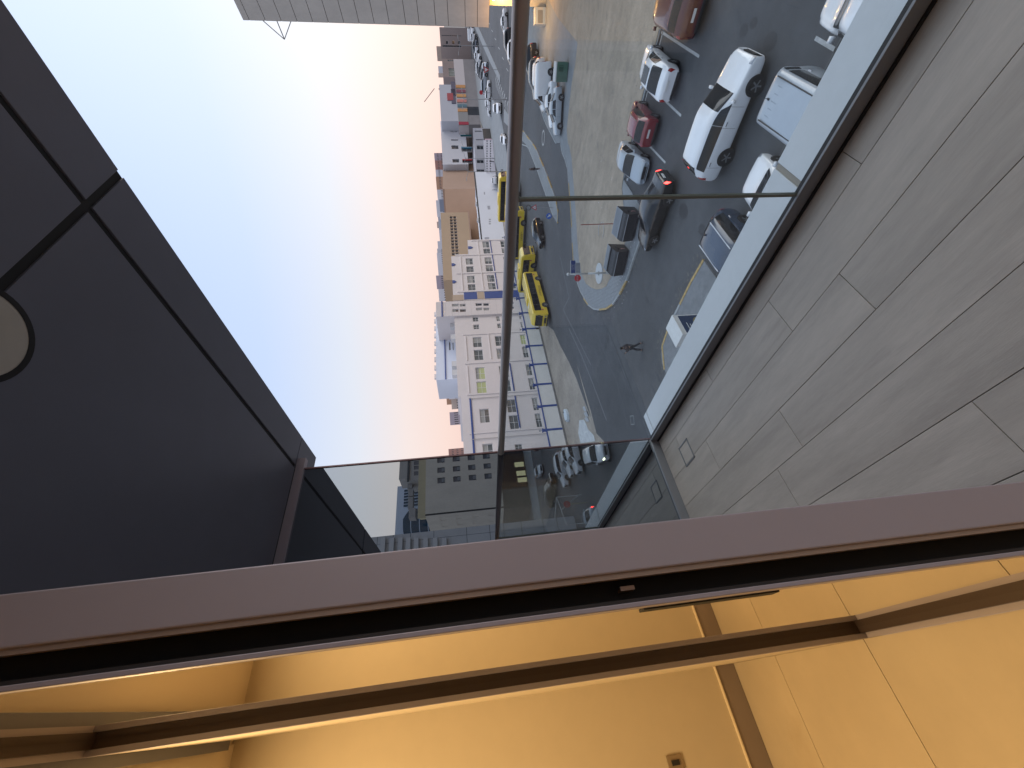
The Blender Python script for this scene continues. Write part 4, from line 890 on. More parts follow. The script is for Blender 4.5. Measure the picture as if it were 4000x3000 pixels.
# white low store in front of it
wl = empty('white_store', (120, 62, 0), label='low white flat roofed store with small vents in front of the brown box', cat='building')
Fd = Fac(pol(zB(1190, 650), 135), pol(zB(1205, 1215), 118)); zt = pz(zB(1030, 900), 126)
vh = Fd.rects([(zB(1130, 980), zB(1158, 995)), (zB(1130, 1003), zB(1158, 1018)), (zB(1130, 1026), zB(1158, 1041)), (zB(1115, 840), zB(1152, 880)), (zB(1085, 1180), zB(1140, 1205)), (zB(1075, 690), zB(1095, 720))])
Fd.wall(wl, -8, Fd.L, 0, zt, vh, mat('white_store_wall', (.66, .68, .72), .7, noise=(.2, .04)), pane=mat('vent_grey', (.36, .37, .40), .7), frame=SCHF, depth=.08, thick=9)
Fd.slab(wl, 'roof_gutter', -8, Fd.L, zt-.05, zt+.35, -.8, .0, BLACKP)
for x in (12, 5, 21): Fd.slab(wl, 'roof_unit', x-.5, x+.5, zt, zt+.8, -2, -1.2, MATS['ac_grey'])
# white building with dark openings, dotted screen wall
wb = empty('white_apartments', (170, 65, 0), label='white building with tall paired windows and teal and red framed openings', cat='building')
Fe = Fac(pol(zA(870, 1310), 215), pol(zB(970, 392), 192)); zt = pz(zB(618, 100), 205)
wr = Fe.rects([(z3(350, 912), z3(505, 940)), (z3(352, 978), z3(512, 1005)), (z3(357, 1040), z3(525, 1068)), (z3(360, 1108), z3(532, 1138)), (z3(375, 1315), z3(552, 1345)), (z3(388, 1460), z3(562, 1548)), (zB(738, 335), zB(812, 372)),
   (z3(605, 1215), z3(870, 1250)), (z3(625, 1500), z3(885, 1610)), (zB(845, 338), zB(955, 375))])
Fe.wall(wb, 0, Fe.L, 6.5, zt, wr, GREYW, pane=SPANED, frame=mat('frame_grey', (.3, .3, .32), .6), mull=(1, 2), depth=.35, thick=25)
for r_, c_ in ((wr[7], (.02, .16, .19)), (wr[8], (.03, .17, .28)), (wr[9], (.35, .03, .04))):
    Fe.slab(wb, 'coloured_reveal', r_[0], r_[0]+(r_[1]-r_[0])*.22, r_[2], r_[3], -.34, .12, mat('reveal%d' % int(c_[0]*100), c_, .6))
Fg = Fac(pol(zB(1090, 0), 165), pol(zB(1090, 640), 150))
lr = Fg.rects([(z3(920, 980), z3(1085, 1005)), (z3(932, 1042), z3(1100, 1066)), (z3(948, 1108), z3(1118, 1136)), (z3(980, 1310), z3(1152, 1335)), (z3(995, 1460), z3(1165, 1555)), (zB(1000, 340), zB(1080, 378)), (zB(1000, 445), zB(1088, 490)), (zB(1000, 540), zB(1088, 585))])
lr = [r for r in lr if r[0] > 0]
Fg.wall(wb, 0, Fg.L, 0, pz(zB(975, 200), 160), lr, mat('lower_wall', (.40, .40, .43), .8, noise=(.2, .05)), pane=SPANED, frame=SCHF, mull=(1, 2), depth=.3, thick=14)
ps = empty('perforated_wall', (140, 55, 0), label='white yard wall with rows of small square holes', cat='wall')
Fp = Fac(pol(zB(1190, 130), 148), pol(zB(1190, 525), 140)); ho = []
for k in range(15):
    for j in range(2):
        x, z = Fp.hit(zB(1113+j*38, 140+k*27)); ho.append((x-.28, x+.28, z-.2, z+.2))
Fp.wall(ps, 0, Fp.L, 0, pz(zB(1090, 300), 144), ho, mat('yard_wall', (.60, .59, .63), .8, noise=(.2, .04)), pane=SPANED, frame=SCHF, depth=.2, thick=.5, top=False)
# shopping street with coloured screens
ms = empty('shopping_arcade', (205, 62, 0), label='long grey shop block with a row of red, orange and teal striped panels', cat='building')
Fs = Fac(pol(zA(870, 640), 240), pol(zA(960, 1345), 205)); zt = pz(zA(750, 1000), 222)
stripes = [(20, (.50, .24, .08)), (130, (.20, .05, .08)), (240, (.52, .26, .09)), (365, (.50, .18, .15)), (480, (.07, .15, .19)), (590, (.5, .24, .09)), (905, (.30, .01, .04))]
top_e = lambda y: z3(465+y*.11, y); bot_e = lambda y: z3(690+y*.13, y)
z0s, z1s = pz(bot_e(500), 220), pz(top_e(500), 220)
GREYV = mat('vertical_grey', (.24, .235, .23), .8)
Fs.wall(ms, 0, Fs.L, 0, z0s, [], mat('arcade_base', (.22, .21, .215), .8, noise=(.3, .1)), thick=20)
Fs.wall(ms, 0, Fs.L, z0s, z1s, [], mat('arcade_band', (.50, .46, .46), .8), thick=20, d=.0)
for y, c in stripes:
    a, e_ = Fs.hit(top_e(y))[0], Fs.hit(top_e(y+68))[0]; Fs.slab(ms, 'coloured_panel', a, e_, z0s+.1, z1s-.1, .003, .25, mat('stripe_%d' % y, c, .7)); Fs.slab(ms, 'panel_shadow_gap', e_+.05, e_+.5, z0s+.1, z1s-.1, .002, .1, GREYV)
a, e_ = Fs.hit(top_e(665))[0], Fs.hit(top_e(900))[0]; Fs.slab(ms, 'grey_panel', a, e_, z0s+.1, z1s-.1, .002, .15, GREYV)
Fs.wall(ms, hx(Fs, z3(100, 0))-0, hx(Fs, z3(400, 880)), z1s, pz(zA(600, 1000), 222), [], mat('arcade_top', (.44, .45, .49), .8, noise=(.1, .05)), thick=18)
(sx, sz) = Fs.hit(z3(365, 305)); Fs.slab(ms, 'red_sign', sx-2.2, sx+2.2, sz-1.2, sz+1.4, .003, .3, mat('sign_red', (.30, .02, .04), .5))
for yy in (50, 230): (sx, sz) = Fs.hit(z3(435, yy+60)); Fs.slab(ms, 'dark_sign_band', sx-4.5, sx+4.5, sz-.9, sz+.9, .003, .25, mat('sign_navy', (.05, .05, .10), .5))
for k, x_ in enumerate((z3(935, 570), z3(940, 632), z3(950, 700))):
    (sx, sz) = Fs.hit(x_); Fs.slab(ms, 'dark_opening', sx-.9, sx+.9, sz-3, sz+3, .002, .03, SPANED)
# beige rooftop blocks and brown tower group at the right
def simple_block(label, pa, pb, da, db, ptop, m, zb=0, wins=(), thick=12, mullv=(1, 1), pn=None, name='far_building', depth=.3, band=None, extra=None):
    r = empty(name, (*pol(pa, da), 0), label=label, cat='building', group='buildings on the skyline'); f = Fac(pol(pa, da), pol(pb, db)); h = []
    if isinstance(wins, tuple) and len(wins) == 2 and isinstance(wins[0], int):      # regular grid
        nx, nz = wins; H_ = pz(ptop, (da+db)/2); fl = (H_-2-max(zb, 6))/max(nz, 1); w = f.L/nx
        for i in range(nx):
            for j in range(nz): h.append((w*(i+.28), w*(i+.72), max(zb, 6)+fl*(j+.3), max(zb, 6)+fl*(j+.78)))
    elif wins: h = f.rects(wins)
    f.wall(r, 0, f.L, zb, pz(ptop, (da+db)/2), h, m, pane=pn or SPANED, frame=SCHF, mull=mullv, thick=thick, depth=depth); return r, f
BROWNT = mat('brown_block', (.29, .235, .215), .8, noise=(.1, .06)); BEI2 = mat('sand_block', (.42, .34, .285), .8, noise=(.1, .05)); PINKB = mat('pink_brick', (.36, .20, .17), .8, noise=(.3, .08)); WHB = mat('white_block', (.60, .60, .64), .8, noise=(.1, .04)); ORB = mat('orange_block', (.44, .26, .17), .8); LILAC = mat('lilac_block', (.38, .33, .38), .8); PEACH = mat('peach_block', (.52, .42, .36), .8)
simple_block('brown mall block with two dark vertical slots, farthest along the street', zA(850, 300), zA(880, 640), 262, 262, zA(605, 400), BROWNT, wins=[(zA(622, 378), zA(838, 392)), (zA(630, 485), zA(838, 512)), (zA(665, 440), zA(695, 478)), (zA(735, 440), zA(765, 478)), (zA(795, 440), zA(825, 478))], thick=30)
simple_block('brown mall wing with large green glazed opening', zA(850, 640), zA(880, 835), 250, 240, zA(630, 700), mat('brown_block_dark', (.25, .195, .18), .8), wins=[(zA(685, 615+30), zA(838, 662)), (zA(695, 735), zA(845, 825))], pn=mat('green_glaze', (.12, .15, .14), .2), mullv=(3, 3), thick=30)
simple_block('sand coloured upper block above the brown mall', zA(640, 500), zA(640, 662), 300, 300, zA(570, 560), BEI2, zb=8)
simple_block('small white block over the brown mall', zA(630, 715), zA(630, 790), 320, 320, zA(587, 750), WHB, zb=8, wins=(4, 2))
simple_block('peach block at the end of the mall roof', zA(640, 790), zA(640, 838), 300, 300, zA(587, 810), PEACH, zb=8)
simple_block('tan roof house with green window behind the grey shop block', z3(400, 400), z3(400, 680), 255, 250, z3(140, 500), PEACH, zb=8, wins=[(z3(275, 425), z3(380, 505)), (z3(150, 470), z3(210, 590))], pn=mat('green_glass', (.16, .22, .20), .3))
simple_block('plain pale blue box on the shop block roof', z3(430, 670), z3(430, 880), 240, 236, z3(225, 780), mat('pale_blue_box', (.50, .53, .62), .8), zb=10)
SK = [ (zB(620, 270), zB(620, 350), 520, zB(543, 300), LILAC, (5, 6), 'lilac striped tower with a dark crown, first on the skyline from the right'),
 (zB(620, 350), zB(620, 450), 500, zB(552, 400), PINKB, (6, 6), 'pink brick tower block with white balconies on the skyline'),
 (zB(620, 450), zB(620, 525), 540, zB(560, 500), WHB, (6, 5), 'white apartment tower between pink blocks on the skyline'),
 (zB(625, 525), zB(630, 665), 480, zB(565, 600), ORB, (9, 5), 'orange pink apartment slab with many small windows'),
 (zB(640, 665), zB(650, 780), 420, zB(575, 700), WHB, (7, 3), 'white house block with stepped roof over the brown box'),
 (zB(640, 770), zB(655, 905), 330, zB(600, 830), mat('blue_glazed', (.20, .23, .30), .4), (8, 2), 'low block with dark blue glazed band on the brown box roof'),
 (zB(640, 780), zB(640, 960), 450, zB(566, 850), WHB, (8, 3), 'white skyline block behind the blue glazed roof block'),
 (zB(640, 960), zB(640, 1200), 460, zB(590, 1050), mat('grey_house', (.45, .46, .50), .8), (10, 3), 'low pale grey houses above the ochre front'),
 (zB(650, 1220), zB(660, 1310), 330, zB(580, 1260), WHB, (4, 3), 'white block with dark screens behind the ochre roof'),
 (zB(670, 1345), zB(690, 1590), 300, zB(578, 1450), WHB, (12, 4), 'white apartment building with stacked balconies behind the ochre roof'),
 (zC(740, 90), zC(740, 205), 280, zC(585, 150), WHB, (6, 4), 'white balconied block left of the stacked apartments'),
 (zC(730, 205), zC(735, 352), 250, zC(565, 260), LILAC, (7, 5), 'mauve panelled tower with louvred grid behind the school roof'),
 (zC(740, 352), zC(740, 485), 230, zC(592, 420), WHB, (5, 4), 'white building with scattered small square windows behind the school'),
 (zC(700, 910), zC(700, 1030), 300, zC(612, 970), PEACH, (5, 3), 'cream and tan block rising behind the school roof'),
 (zC(760, 1345), zC(770, 1480), 260, zC(665, 1400), WHB, (5, 3), 'white house with blue shutters at the end of the school roof'),
 (zC(760, 1480), zC(775, 1600), 270, zC(675, 1540), ORB, (4, 3), 'terracotta roofed house beyond the school roof'),
 (zD(790, 20), zD(795, 160), 240, zD(700, 100), WHB, (6, 3), 'white house with terracotta top beyond the school roof'),
 (zD(790, 160), zD(790, 270), 250, zD(728, 200), PEACH, (4, 3), 'cream house with arched windows beyond the school'),
 (zD(780, 300), zD(790, 440), 330, zD(712, 380), LILAC, (6, 3), 'low mauve tower with antennas beyond the school roof'),
 (zD(850, 160), zD(850, 330), 190, zD(800, 250), WHB, (5, 1), 'white villa wall with brown arched shutters just over the school parapet'),
 (zD(860, 330), zD(870, 620), 200, zD(828, 480), WHB, (6, 1), 'low white parapet with openings at the left end of the school roof'),
 (zD(845, 690), zD(845, 800), 420, zD(698, 740), PINKB, (6, 6), 'pink brick apartment tower beside the dark screen edge')]
for pa, pb, d_, pt_, m_, wn, lb in SK: simple_block(lb, pa, pb, d_, d_, pt_, m_, zb=0, wins=wn, thick=14)
# tower crane
cr_ = empty('tower_crane', (*pol(zA(600, 1000), 700), 0), label='thin lattice crane jib leaning over the grey shop roof', cat='crane')
c0 = Vector((*pol(zA(560, 960), 700), pz(zA(590, 960), 700))); c1 = Vector((*pol(zA(435, 1100), 700), pz(zA(435, 1100), 700))); c2 = Vector((*pol(zA(545, 955), 700), pz(zA(545, 955), 700)))
CRM = mat('crane', (.30, .22, .2), .7); o = MB().tube(c0, (c0.x, c0.y, 0), 1.0, 5).build('mast', CRM, cr_); o.matrix_parent_inverse = Matrix.Translation(-cr_.location)
o = MB().tube(c2, c1, .6, 4).build('jib', CRM, cr_); o.matrix_parent_inverse = Matrix.Translation(-cr_.location)
# ------------------------------------------------------------------ clad building with the lit base at the right
cb = empty('clad_tower', (68, 11, 0), label='tall building corner clad in grey panels with a warm lit base, at the right', cat='building')
ca = (67.99, 11.69); a2 = math.radians(10.9); q0 = Vector(ca); q1 = Vector(pol((1910, 0), 69*.978))
dirv = (q1-q0).normalized(); Fr = Fac(ca, (q0+dirv*26)[:])
CLAD = mat('grey_cladding', (.40, .385, .355), .7, noise=[(.5, .10), (3, .05)], stretch=(1, 1, .5))
z_bot, z_top = hz(Fr, (1910, 100)), hz(Fr, (952, 84))
Fr.wall(cb, 0, 26, z_bot, z_top, [], mat('cladding_joint', (.06, .055, .05), .9), thick=14, d=-.06)
js = [z_top]+[hz(Fr, zA(x_, 240)) for x_ in (-350, -160, 50, 235, 380, 560, 700, 880, 1010)]+[z_bot]
js = sorted(set(js)); k = 0
zz = js[-1]; step_ = 2.6
lv = [z_bot]+[hz(Fr, zA(x_, 240)) for x_ in (1008, 878, 695, 558, 378, 233, 55)]; dz_ = (lv[-1]-lv[1])/6
while lv[-1]+dz_ < z_top: lv.append(lv[-1]+dz_)
lv.append(z_top)
for a, c in zip(lv, lv[1:]):
    w = 0
    for wdt in (4.2, 4.2, 4.2, 4.2, 4.2, 5.0): Fr.slab(cb, 'cladding_panel', w+.02, w+wdt-.02, a+.03, c-.03, -.055, 0, CLAD); w += wdt
    o = MB()
    P_ = [Fr.pt(-.003, a+.03, 0), Fr.pt(-.003, c-.03, 0), Fr.pt(-.003, c-.03, -8), Fr.pt(-.003, a+.03, -8)]; o.poly(P_); o = o.build('cladding_panel', CLAD, cb); o.matrix_parent_inverse = Matrix.Translation(-cb.location)
qb = Vector(gp((2133, 22))); 
LWALL = mat('lit_base_wall', (.50, .46, .38), .8, noise=(.6, .05))
Fq = Fac((qb.x+1.2, qb.y+2.4), (qb.x, qb.y)); dd = (Vector((qb.x, qb.y-20))-qb)
Fbse = Fac((qb.x+.0, qb.y+.15), (qb.x-1.4, qb.y-22)); Fbse.wall(cb, 0, 22, 0, z_bot, [], LWALL, thick=6)
rl_ = empty('wall_lamp', (qb.x-.25, qb.y-.6, z_bot-.6), label='glowing yellow lamp under the overhang of the clad tower', cat='lamp')
MB().tube((0, 0, -.12), (0, 0, .12), .28, 16).build('globe', mat('lamp_glow', (1, .8, .3), .5, emit=(1, .62, .12), emit_s=14), rl_); MB().tube((0, 0, .12), (0, 0, .5), .05, 8).build('stem', BLACKP, rl_)
pl_ = bpy.data.lights.new('wall_lamp_light', 'POINT'); pl_.energy = 260; pl_.color = (1, .50, .14); pl_.shadow_soft_size = .3; plo = bpy.data.objects.new('wall_lamp_light', pl_); COL.objects.link(plo); plo.location = (qb.x-.9, qb.y-.6, z_bot-1.6)
pl2 = bpy.data.lights.new('wall_lamp_light', 'POINT'); pl2.energy = 950; pl2.color = (1, .50, .16); pl2.shadow_soft_size = .3; p2o = bpy.data.objects.new('wall_lamp_light', pl2); COL.objects.link(p2o); p2o.location = (qb.x-3, qb.y+.9, 4.2)
# camera bracket on the clad tower edge
br = empty('roof_bracket', Fr.pt(0, hz(Fr, (1085, 90)), 0), label='small wire bracket sticking out of the tower edge against the sky', cat='bracket')
p0 = Vector((0, 0, 0)); us_ = -Fr.u
MB().tube(p0, (us_.x*2.0, us_.y*2.0, .0), .06, 6).tube((0, 0, 1.6), (us_.x*2.0, us_.y*2.0, 0), .05, 6).tube((0, 0, -1.6), (us_.x*2.0, us_.y*2.0, 0), .05, 6).build('arms', mat('bracket_grey', (.2, .2, .2), .6), br)
# ------------------------------------------------------------------ buildings seen in the screen (they stand behind the camera's right shoulder)
FM1 = Fac((36.0, -86), (58, -86), mirror=True)
GB = 'buildings seen in the dark screen'
HOTEL = mat('hotel_wall', (.66, .61, .52), .8, noise=[(.5, .09), (4, .05)], stretch=(1, 1, .4), dirt=(.3, .62, (.36, .34, .25)))
ht = empty('beige_hotel', (40, -92, 0), label='stained beige building with rows of dark framed windows, seen in the screen', cat='building', group=GB)
wm = []
for p0_, q0_ in (((575, 898), (655, 948)), ((743, 885), (822, 935)), ((905, 877), (985, 927)), ((1073, 870), (1153, 920)), ((578, 1008), (660, 1060)), ((748, 997), (828, 1050)), ((917, 985), (1000, 1037)), ((1086, 975), (1168, 1027))): wm.append((zD(*p0_), zD(*q0_)))
hm = FM1.rects(wm)
for i in range(4):
    z0_, z1_ = (hm[i][2]+hm[i+4][2])/2, (hm[i][3]+hm[i+4][3])/2; hm[i] = (*hm[i][:2], z0_, z1_); hm[i+4] = (*hm[i+4][:2], z0_, z1_)
w1 = sum(h[1]-h[0] for h in hm)/8; xa = sum((h[0]+h[1])/2 for h in hm[:4])/4; xb = sum((h[0]+h[1])/2 for h in hm[4:])/4
hm = [(x-w1/2, x+w1/2, hm[i][2], hm[i][3]) for x in (xa, xb, 2*xa-xb, 3*xa-2*xb, 4*xa-3*xb) for i in range(4)]
hm = [h for h in hm if 0 < h[0] and h[1] < 21.5]
ztm = hz(FM1, zD(450, 1100)); DFR = mat('dark_frame', (.05, .055, .06), .5); HPANE = mat('hotel_pane', (.12, .13, .15), .15)
base_h = hz(FM1, zD(1268, 1100))
FM1.wall(ht, 0, 22, base_h, ztm, hm, HOTEL, pane=HPANE, frame=DFR, depth=.3, thick=14)
FM1.slab(ht, 'dark_groove', 0.0, .35, base_h, ztm, .002, .05, BLACKP)
FM1.slab(ht, 'parapet', -.2, 22.2, ztm, ztm+1.8, -.8, -.5, mat('cream_parapet', (.52, .46, .30), .8, noise=(.4, .06)))
for h in hm: FM1.slab(ht, 'sill_unit', h[0]+.25, h[1]-.25, h[2]-.0, h[2]+.75, -.28, .06, mat('sill_grey', (.22, .23, .24), .6))
FM1.slab(ht, 'glazed_base', 0, 22, 0, base_h, -.6, -.5, mat('dark_shopfront', (.012, .014, .02), .6))
for p in (zD(1180+0, 0),): pass
for (p, q) in (((1408, 838), (1515, 880)), ((1428, 932), (1533, 975)), ((1442, 1005), (1548, 1045))):
    (x0, z0), (x1, z1) = FM1.hit(zD(*p)), FM1.hit(zD(*q)); FM1.slab(ht, 'lit_window', x0, x1, z0, z1, -.49, -.45, mat('lit_shop', (.5, .45, .25), .4, emit=(.9, .8, .45), emit_s=.55))
FM1b = Fac((35.93, -86), (35.93, -100), mirror=True)
wb2 = [(z5(88, 1048), z5(182, 1100)), (z5(298, 1030), z5(382, 1082)), (z5(513, 1010), z5(603, 1055)), (z5(728, 990), z5(800, 1035)), (z5(112, 1138), z5(195, 1180)), (z5(315, 1120), z5(392, 1158)), (z5(520, 1100), z5(600, 1138)), (z5(728, 1083), z5(800, 1118))]
hb2 = FM1b.rects(wb2)
for i in range(4):
    z0_, z1_ = (hb2[i][2]+hb2[i+4][2])/2, (hb2[i][3]+hb2[i+4][3])/2; hb2[i] = (*hb2[i][:2], z0_, z1_); hb2[i+4] = (*hb2[i+4][:2], z0_, z1_)
hb2 = [h for h in hb2 if 0 < h[0] and h[1] < 14]
FM1b.slab(ht, 'glazed_base', 0, 14, 0, base_h-.01, -.4, .0, mat('dark_shopfront', (.012, .014, .02), .6)); FM1b.wall(ht, 0, 14, base_h, ztm, hb2, HOTEL, pane=HPANE, frame=DFR, depth=.3, thick=.4)
ow = empty('panelled_wing', (9, -48.2, 0), label='grey panelled wing with pale fins at the left edge of the screen', cat='building', group=GB)
FM3 = Fac((0, -48.2), (19.0, -48.2), mirror=True)
zc_ = [hz(FM3, z8(x_, 1060)) for x_ in (515, 768, 1050, 1430)]+[hz(FM3, z5(x_, 1200)) for x_ in (438, 738, 920, 1155, 1440)]+[hz(FM3, z6(410, 1080)), .0]
d0 = abs(zc_[0]-zc_[1]); zc_ = [zc_[0]+d0*k for k in range(10, 0, -1)]+zc_
WING = mat('wing_panel', (.46, .475, .49), .6, noise=(.5, .06))
FM3.wall(ow, 0, 19.0, 0, zc_[0], [], mat('wing_joint', (.06, .06, .07), .8), thick=10, d=-.05, top=False)
for a_, c_ in zip(zc_[1:], zc_):
    if c_-a_ < .2: continue
    for x0, x1 in ((0.0, 15.6), (15.6, 17.9), (17.9, 19.0)) if False else ((0, 15.4), (15.4, 18.0), (18.0, 19.0)): FM3.slab(ow, 'panel', x0+.02, x1-.02, a_+.03, c_-.03, -.045, 0, WING)
for x_ in (610, 752, 890, 1020, 1150, 1303, 1458, 1606):
    (s0, zz_) = FM3.hit(z8(x_, 1200)); FM3.slab(ow, 'fin', s0-1.6, s0+1.1, zz_-.28, zz_+.28, .002, .5, mat('fin_pale', (.52, .53, .54), .5))
tw = empty('glass_tower', (60, -150, 0), label='pale blue tower with curved blue glazing and bent canopies, seen in the screen', cat='building', group=GB)
FT_ = Fac((58, -150), (86, -150), mirror=True)
GPB = mat('blue_glazing', (.012, .05, .09), .06, noise=(.3, .3)); TWP = mat('tower_panel', (.55, .64, .76), .6, noise=(.1, .04))
xt0, xt1 = hx(FT_, z8(840, 980)), hx(FT_, z8(830, 210)); zt_t = hz(FT_, z8(820, 600))
xq = sorted([xt0, xt1])
FT_.wall(tw, xq[0]-6, xq[1], 0, zt_t, [], TWP, thick=15)
h_ = sorted([hx(FT_, z8(950, 260)), hx(FT_, z8(950, 550))]); zz_ = hz(FT_, z8(945, 400)); zl_ = hz(FT_, z8(1280, 400))
FT_.slab(tw, 'glazing', h_[0], h_[1], zl_, zz_, .002, .1, GPB)
n_ = 7
for k in range(n_): x = h_[0]+(h_[1]-h_[0])*k/(n_-1); FT_.slab(tw, 'mullion', x-.12, x+.12, zl_, zz_, .101, .22, TWP)
# curved glazed bay
b = MB(); xc = (hx(FT_, z8(1000, 610))+hx(FT_, z8(960, 950)))/2; rad = abs(hx(FT_, z8(1000, 610))-hx(FT_, z8(960, 950)))/2+.6; zt2 = hz(FT_, z8(945, 880))
for k in range(12):
    t0, t1 = PI*k/12, PI*(k+1)/12; P_ = [FT_.pt(xc+rad*math.cos(t), z, rad*.6*math.sin(t)) for t, z in ((t0, 0), (t1, 0), (t1, zt2-2.5*max(0, math.cos(t1))), (t0, zt2-2.5*max(0, math.cos(t0))))]; b.poly(P_)
o = b.build('curved_glazing', GPB, tw); o.matrix_parent_inverse = Matrix.Translation(-tw.location)
for j in range(8):
    z = zt2-3.0-j*3.2; b = MB()
    if z < 2: break
    for k in range(12):
        t0, t1 = PI*k/12, PI*(k+1)/12; b.poly([FT_.pt(xc+(rad+.06)*math.cos(t), zz2, (rad*.6+.06)*math.sin(t)) for t, zz2 in ((t0, z), (t1, z), (t1, z+.25), (t0, z+.25))])
    o = b.build('glazing_bar', TWP, tw); o.matrix_parent_inverse = Matrix.Translation(-tw.location)
FC_ = Fac((50, -125), (80, -125), mirror=True)
for (p, q) in (((1030, 120), (1095, 305)), ((1040, 305), (1112, 420)), ((1038, 440), (1110, 615)), ((1050, 620), (1150, 760))):
    (x0, z0), (x1, z1) = FC_.hit(z8(*p)), FC_.hit(z8(*q)); FC_.slab(tw, 'canopy', x0, x1, z0, z1, 0, 3, mat('canopy_grey', (.33, .32, .31), .7))
rb = empty('rounded_block', (60, -120, 0), label='grey block with rounded roof drum behind the beige building in the screen', cat='building', group=GB)
FD_ = Fac((50, -120), (84, -120), mirror=True)
x0, x1 = sorted([hx(FD_, z8(880, 130)), hx(FD_, z8(840, 0))+12]); zt3 = hz(FD_, z8(860, 60)); RBM = mat('drum_grey', (.40, .385, .36), .8, noise=(.3, .04))
FD_.wall(rb, x0, x1, 0, zt3-2, FD_.rects([(zD(325, 885), zD(380, 920)), (zD(325, 945), zD(370, 985)), (zD(325, 835), zD(385, 870))]), RBM, pane=HPANE, frame=DFR, thick=9, top=False)
FD_.slab(rb, 'roof_drum', x0+1.2, x1, zt3-2, zt3, -8, -.5, RBM); FD_.slab(rb, 'cornice', x0-.4, x1, hz(FD_, z8(1030, 60)), hz(FD_, z8(1030, 60))+.6, .002, .5, DFR)
FE_ = Fac((38, -95), (60, -95), mirror=True)
rc = empty('cream_roof_house', (42, -95, 0), label='cream stepped roof structure on the beige building seen in the screen', cat='building', group=GB)
(x0, z0), (x1, z1) = FE_.hit(z8(1290, 620)), FE_.hit(z8(1178, 200)); FE_.wall(rc, min(x0, x1), max(x0, x1)+10, ztm-2, z1, [], MATS['cream_parapet'], thick=5, top=False)
(x0, z0), (x1, z1) = FE_.hit(z8(1255, 235)), FE_.hit(z8(1295, 190)); FE_.slab(rc, 'dark_opening', x0, x1, z0, z1, .002, .05, BLACKP)
# gate frame and sign by the wing
gt = empty('barrier_gate', (19.3, -42, 0), label='thin white pipe gate frame beside the panelled wing in the screen', cat='gate')
GP = mat('white_pipe', (.5, .52, .52), .5)
for (a_, c_) in (((0, 0, 0), (0, 0, 3.2)), ((-4.3, 2.4, 0), (-4.3, 2.4, 3.2)), ((0, 0, 3.2), (-4.3, 2.4, 3.2)), ((0, 0, 3.2), (-1.6, -4.5, 3.2)), ((0, 0, 0.4), (-2.1, 1.2, 3.2))): MB().tube(a_, c_, .05, 8).build('pipe', GP, gt)
ss = empty('stop_sign', (17.6, -40.3, 0), math.radians(0), label='red octagonal sign on a yellowish post by the panelled wing in the screen', cat='sign')
MB().tube((0, 0, 0), (0, 0, 2.5), .05, 8).build('post', mat('post_yellow', (.30, .28, .15), .6), ss)
MB().prism([(.42*math.cos(PI/8+k*PI/4), .42*math.sin(PI/8+k*PI/4)) for k in range(8)], -.015, .015).build('plate', mat('sign_red_bright', (.40, .02, .03), .45), ss).matrix_local = Matrix.Translation((0, .07, 2.5)) @ Matrix.Rotation(PI/2, 4, 'X')
text_obj('STOP', .26, PAINT, ss, Matrix.Translation((0, .095, 2.5)) @ Matrix.Rotation(PI, 4, 'Z') @ Matrix.Rotation(PI/2, 4, 'X'))
# ------------------------------------------------------------------ street things
SKIPM = mat('skip_black', (.022, .023, .025), .5, noise=(3, .25)); LIDM = mat('lid_grey', (.26, .28, .30), .45, .3, noise=(2, .1)); CHEV = mat('chevron_pink', (.55, .28, .27), .5)
def make_skip(loc, rz, label, opened):
    r = empty('rubbish_skip', (*loc, .115), rz, label=label, cat='skip', group='black rubbish skips on the sand tip')
    b = MB(); P_ = [(-.62, .0, .12), (.62, 0, .12), (.75, 0, 1.15), (-.75, 0, 1.3)]
    pr = [(-.55, .10), (.60, .10), (.78, .95), (.62, 1.12), (-.75, 1.30)]; Lh = 1.0; i = 0
    b.v = [(x, -Lh, z) for x, z in pr]+[(x, Lh, z) for x, z in pr]; n = len(pr); b.f = [tuple(range(n)), tuple(range(2*n-1, n-1, -1))]+[(k, (k+1) % n, n+(k+1) % n, n+k) for k in range(n)]
    b.build('bin_body', SKIPM, r, bevel=.03)
    M = Matrix.Translation((-.75, 0, 1.32)) @ Matrix.Rotation(math.radians(8 if not opened else 4), 4, 'Y')
    MB().box(0, .95 if not opened else .62, -Lh, Lh, 0, .03, M).build('lid', LIDM, r)
    for k in range(7): y = -Lh+.12+k*(2*Lh-.24)/6; pass
    for k in range(6): x = .08+k*(.13 if not opened else .085); MB().box(x, x+.05, -Lh+.05, Lh-.05, .031, .055, M).build('lid_rib', LIDM, r)
    MB().tube((-.78, -Lh-.02, 1.3), (-.78, Lh+.02, 1.3), .035, 8).build('lid_hinge', mat('lid_edge', (.6, .62, .62), .4), r)
    for s in (-1, 1): MB().box(-.3, .3, s*Lh, s*(Lh+.08), .75, .85).build('lift_pocket', SKIPM, r)
    MB().tube((.80, -Lh, .98), (.80, Lh, .98), .02, 6).build('front_rail', LIDM, r)
    Mf = Matrix.Translation((.7, -.62, .62)) @ Matrix.Rotation(math.radians(12), 4, 'Y')
    for f_, (M0) in enumerate((Matrix.Translation((.705, -.62, .60)) @ Matrix.Rotation(math.radians(12), 4, 'Y'), )):
        for j in range(2):
            b = MB(); y0 = j*.17
            for s in (-1, 1): b.poly([(0, y0, 0), (0, y0+.08, 0), (0, y0-.02, s*.16), (0, y0-.10, s*.16)][::s])
            o = b.build('chevron_mark', CHEV, r); o.matrix_local = M0
            o2 = link('chevron_mark', o.data, CHEV, r); o2.matrix_local = Matrix.Translation((.15*j+.2, Lh+.012, .45)) @ Matrix.Rotation(PI/2, 4, 'Z')
    return r
make_skip((26.55, 15.35), PI+.12, 'black rubbish skip with closed grey ribbed lid, right behind the black saloon', False)
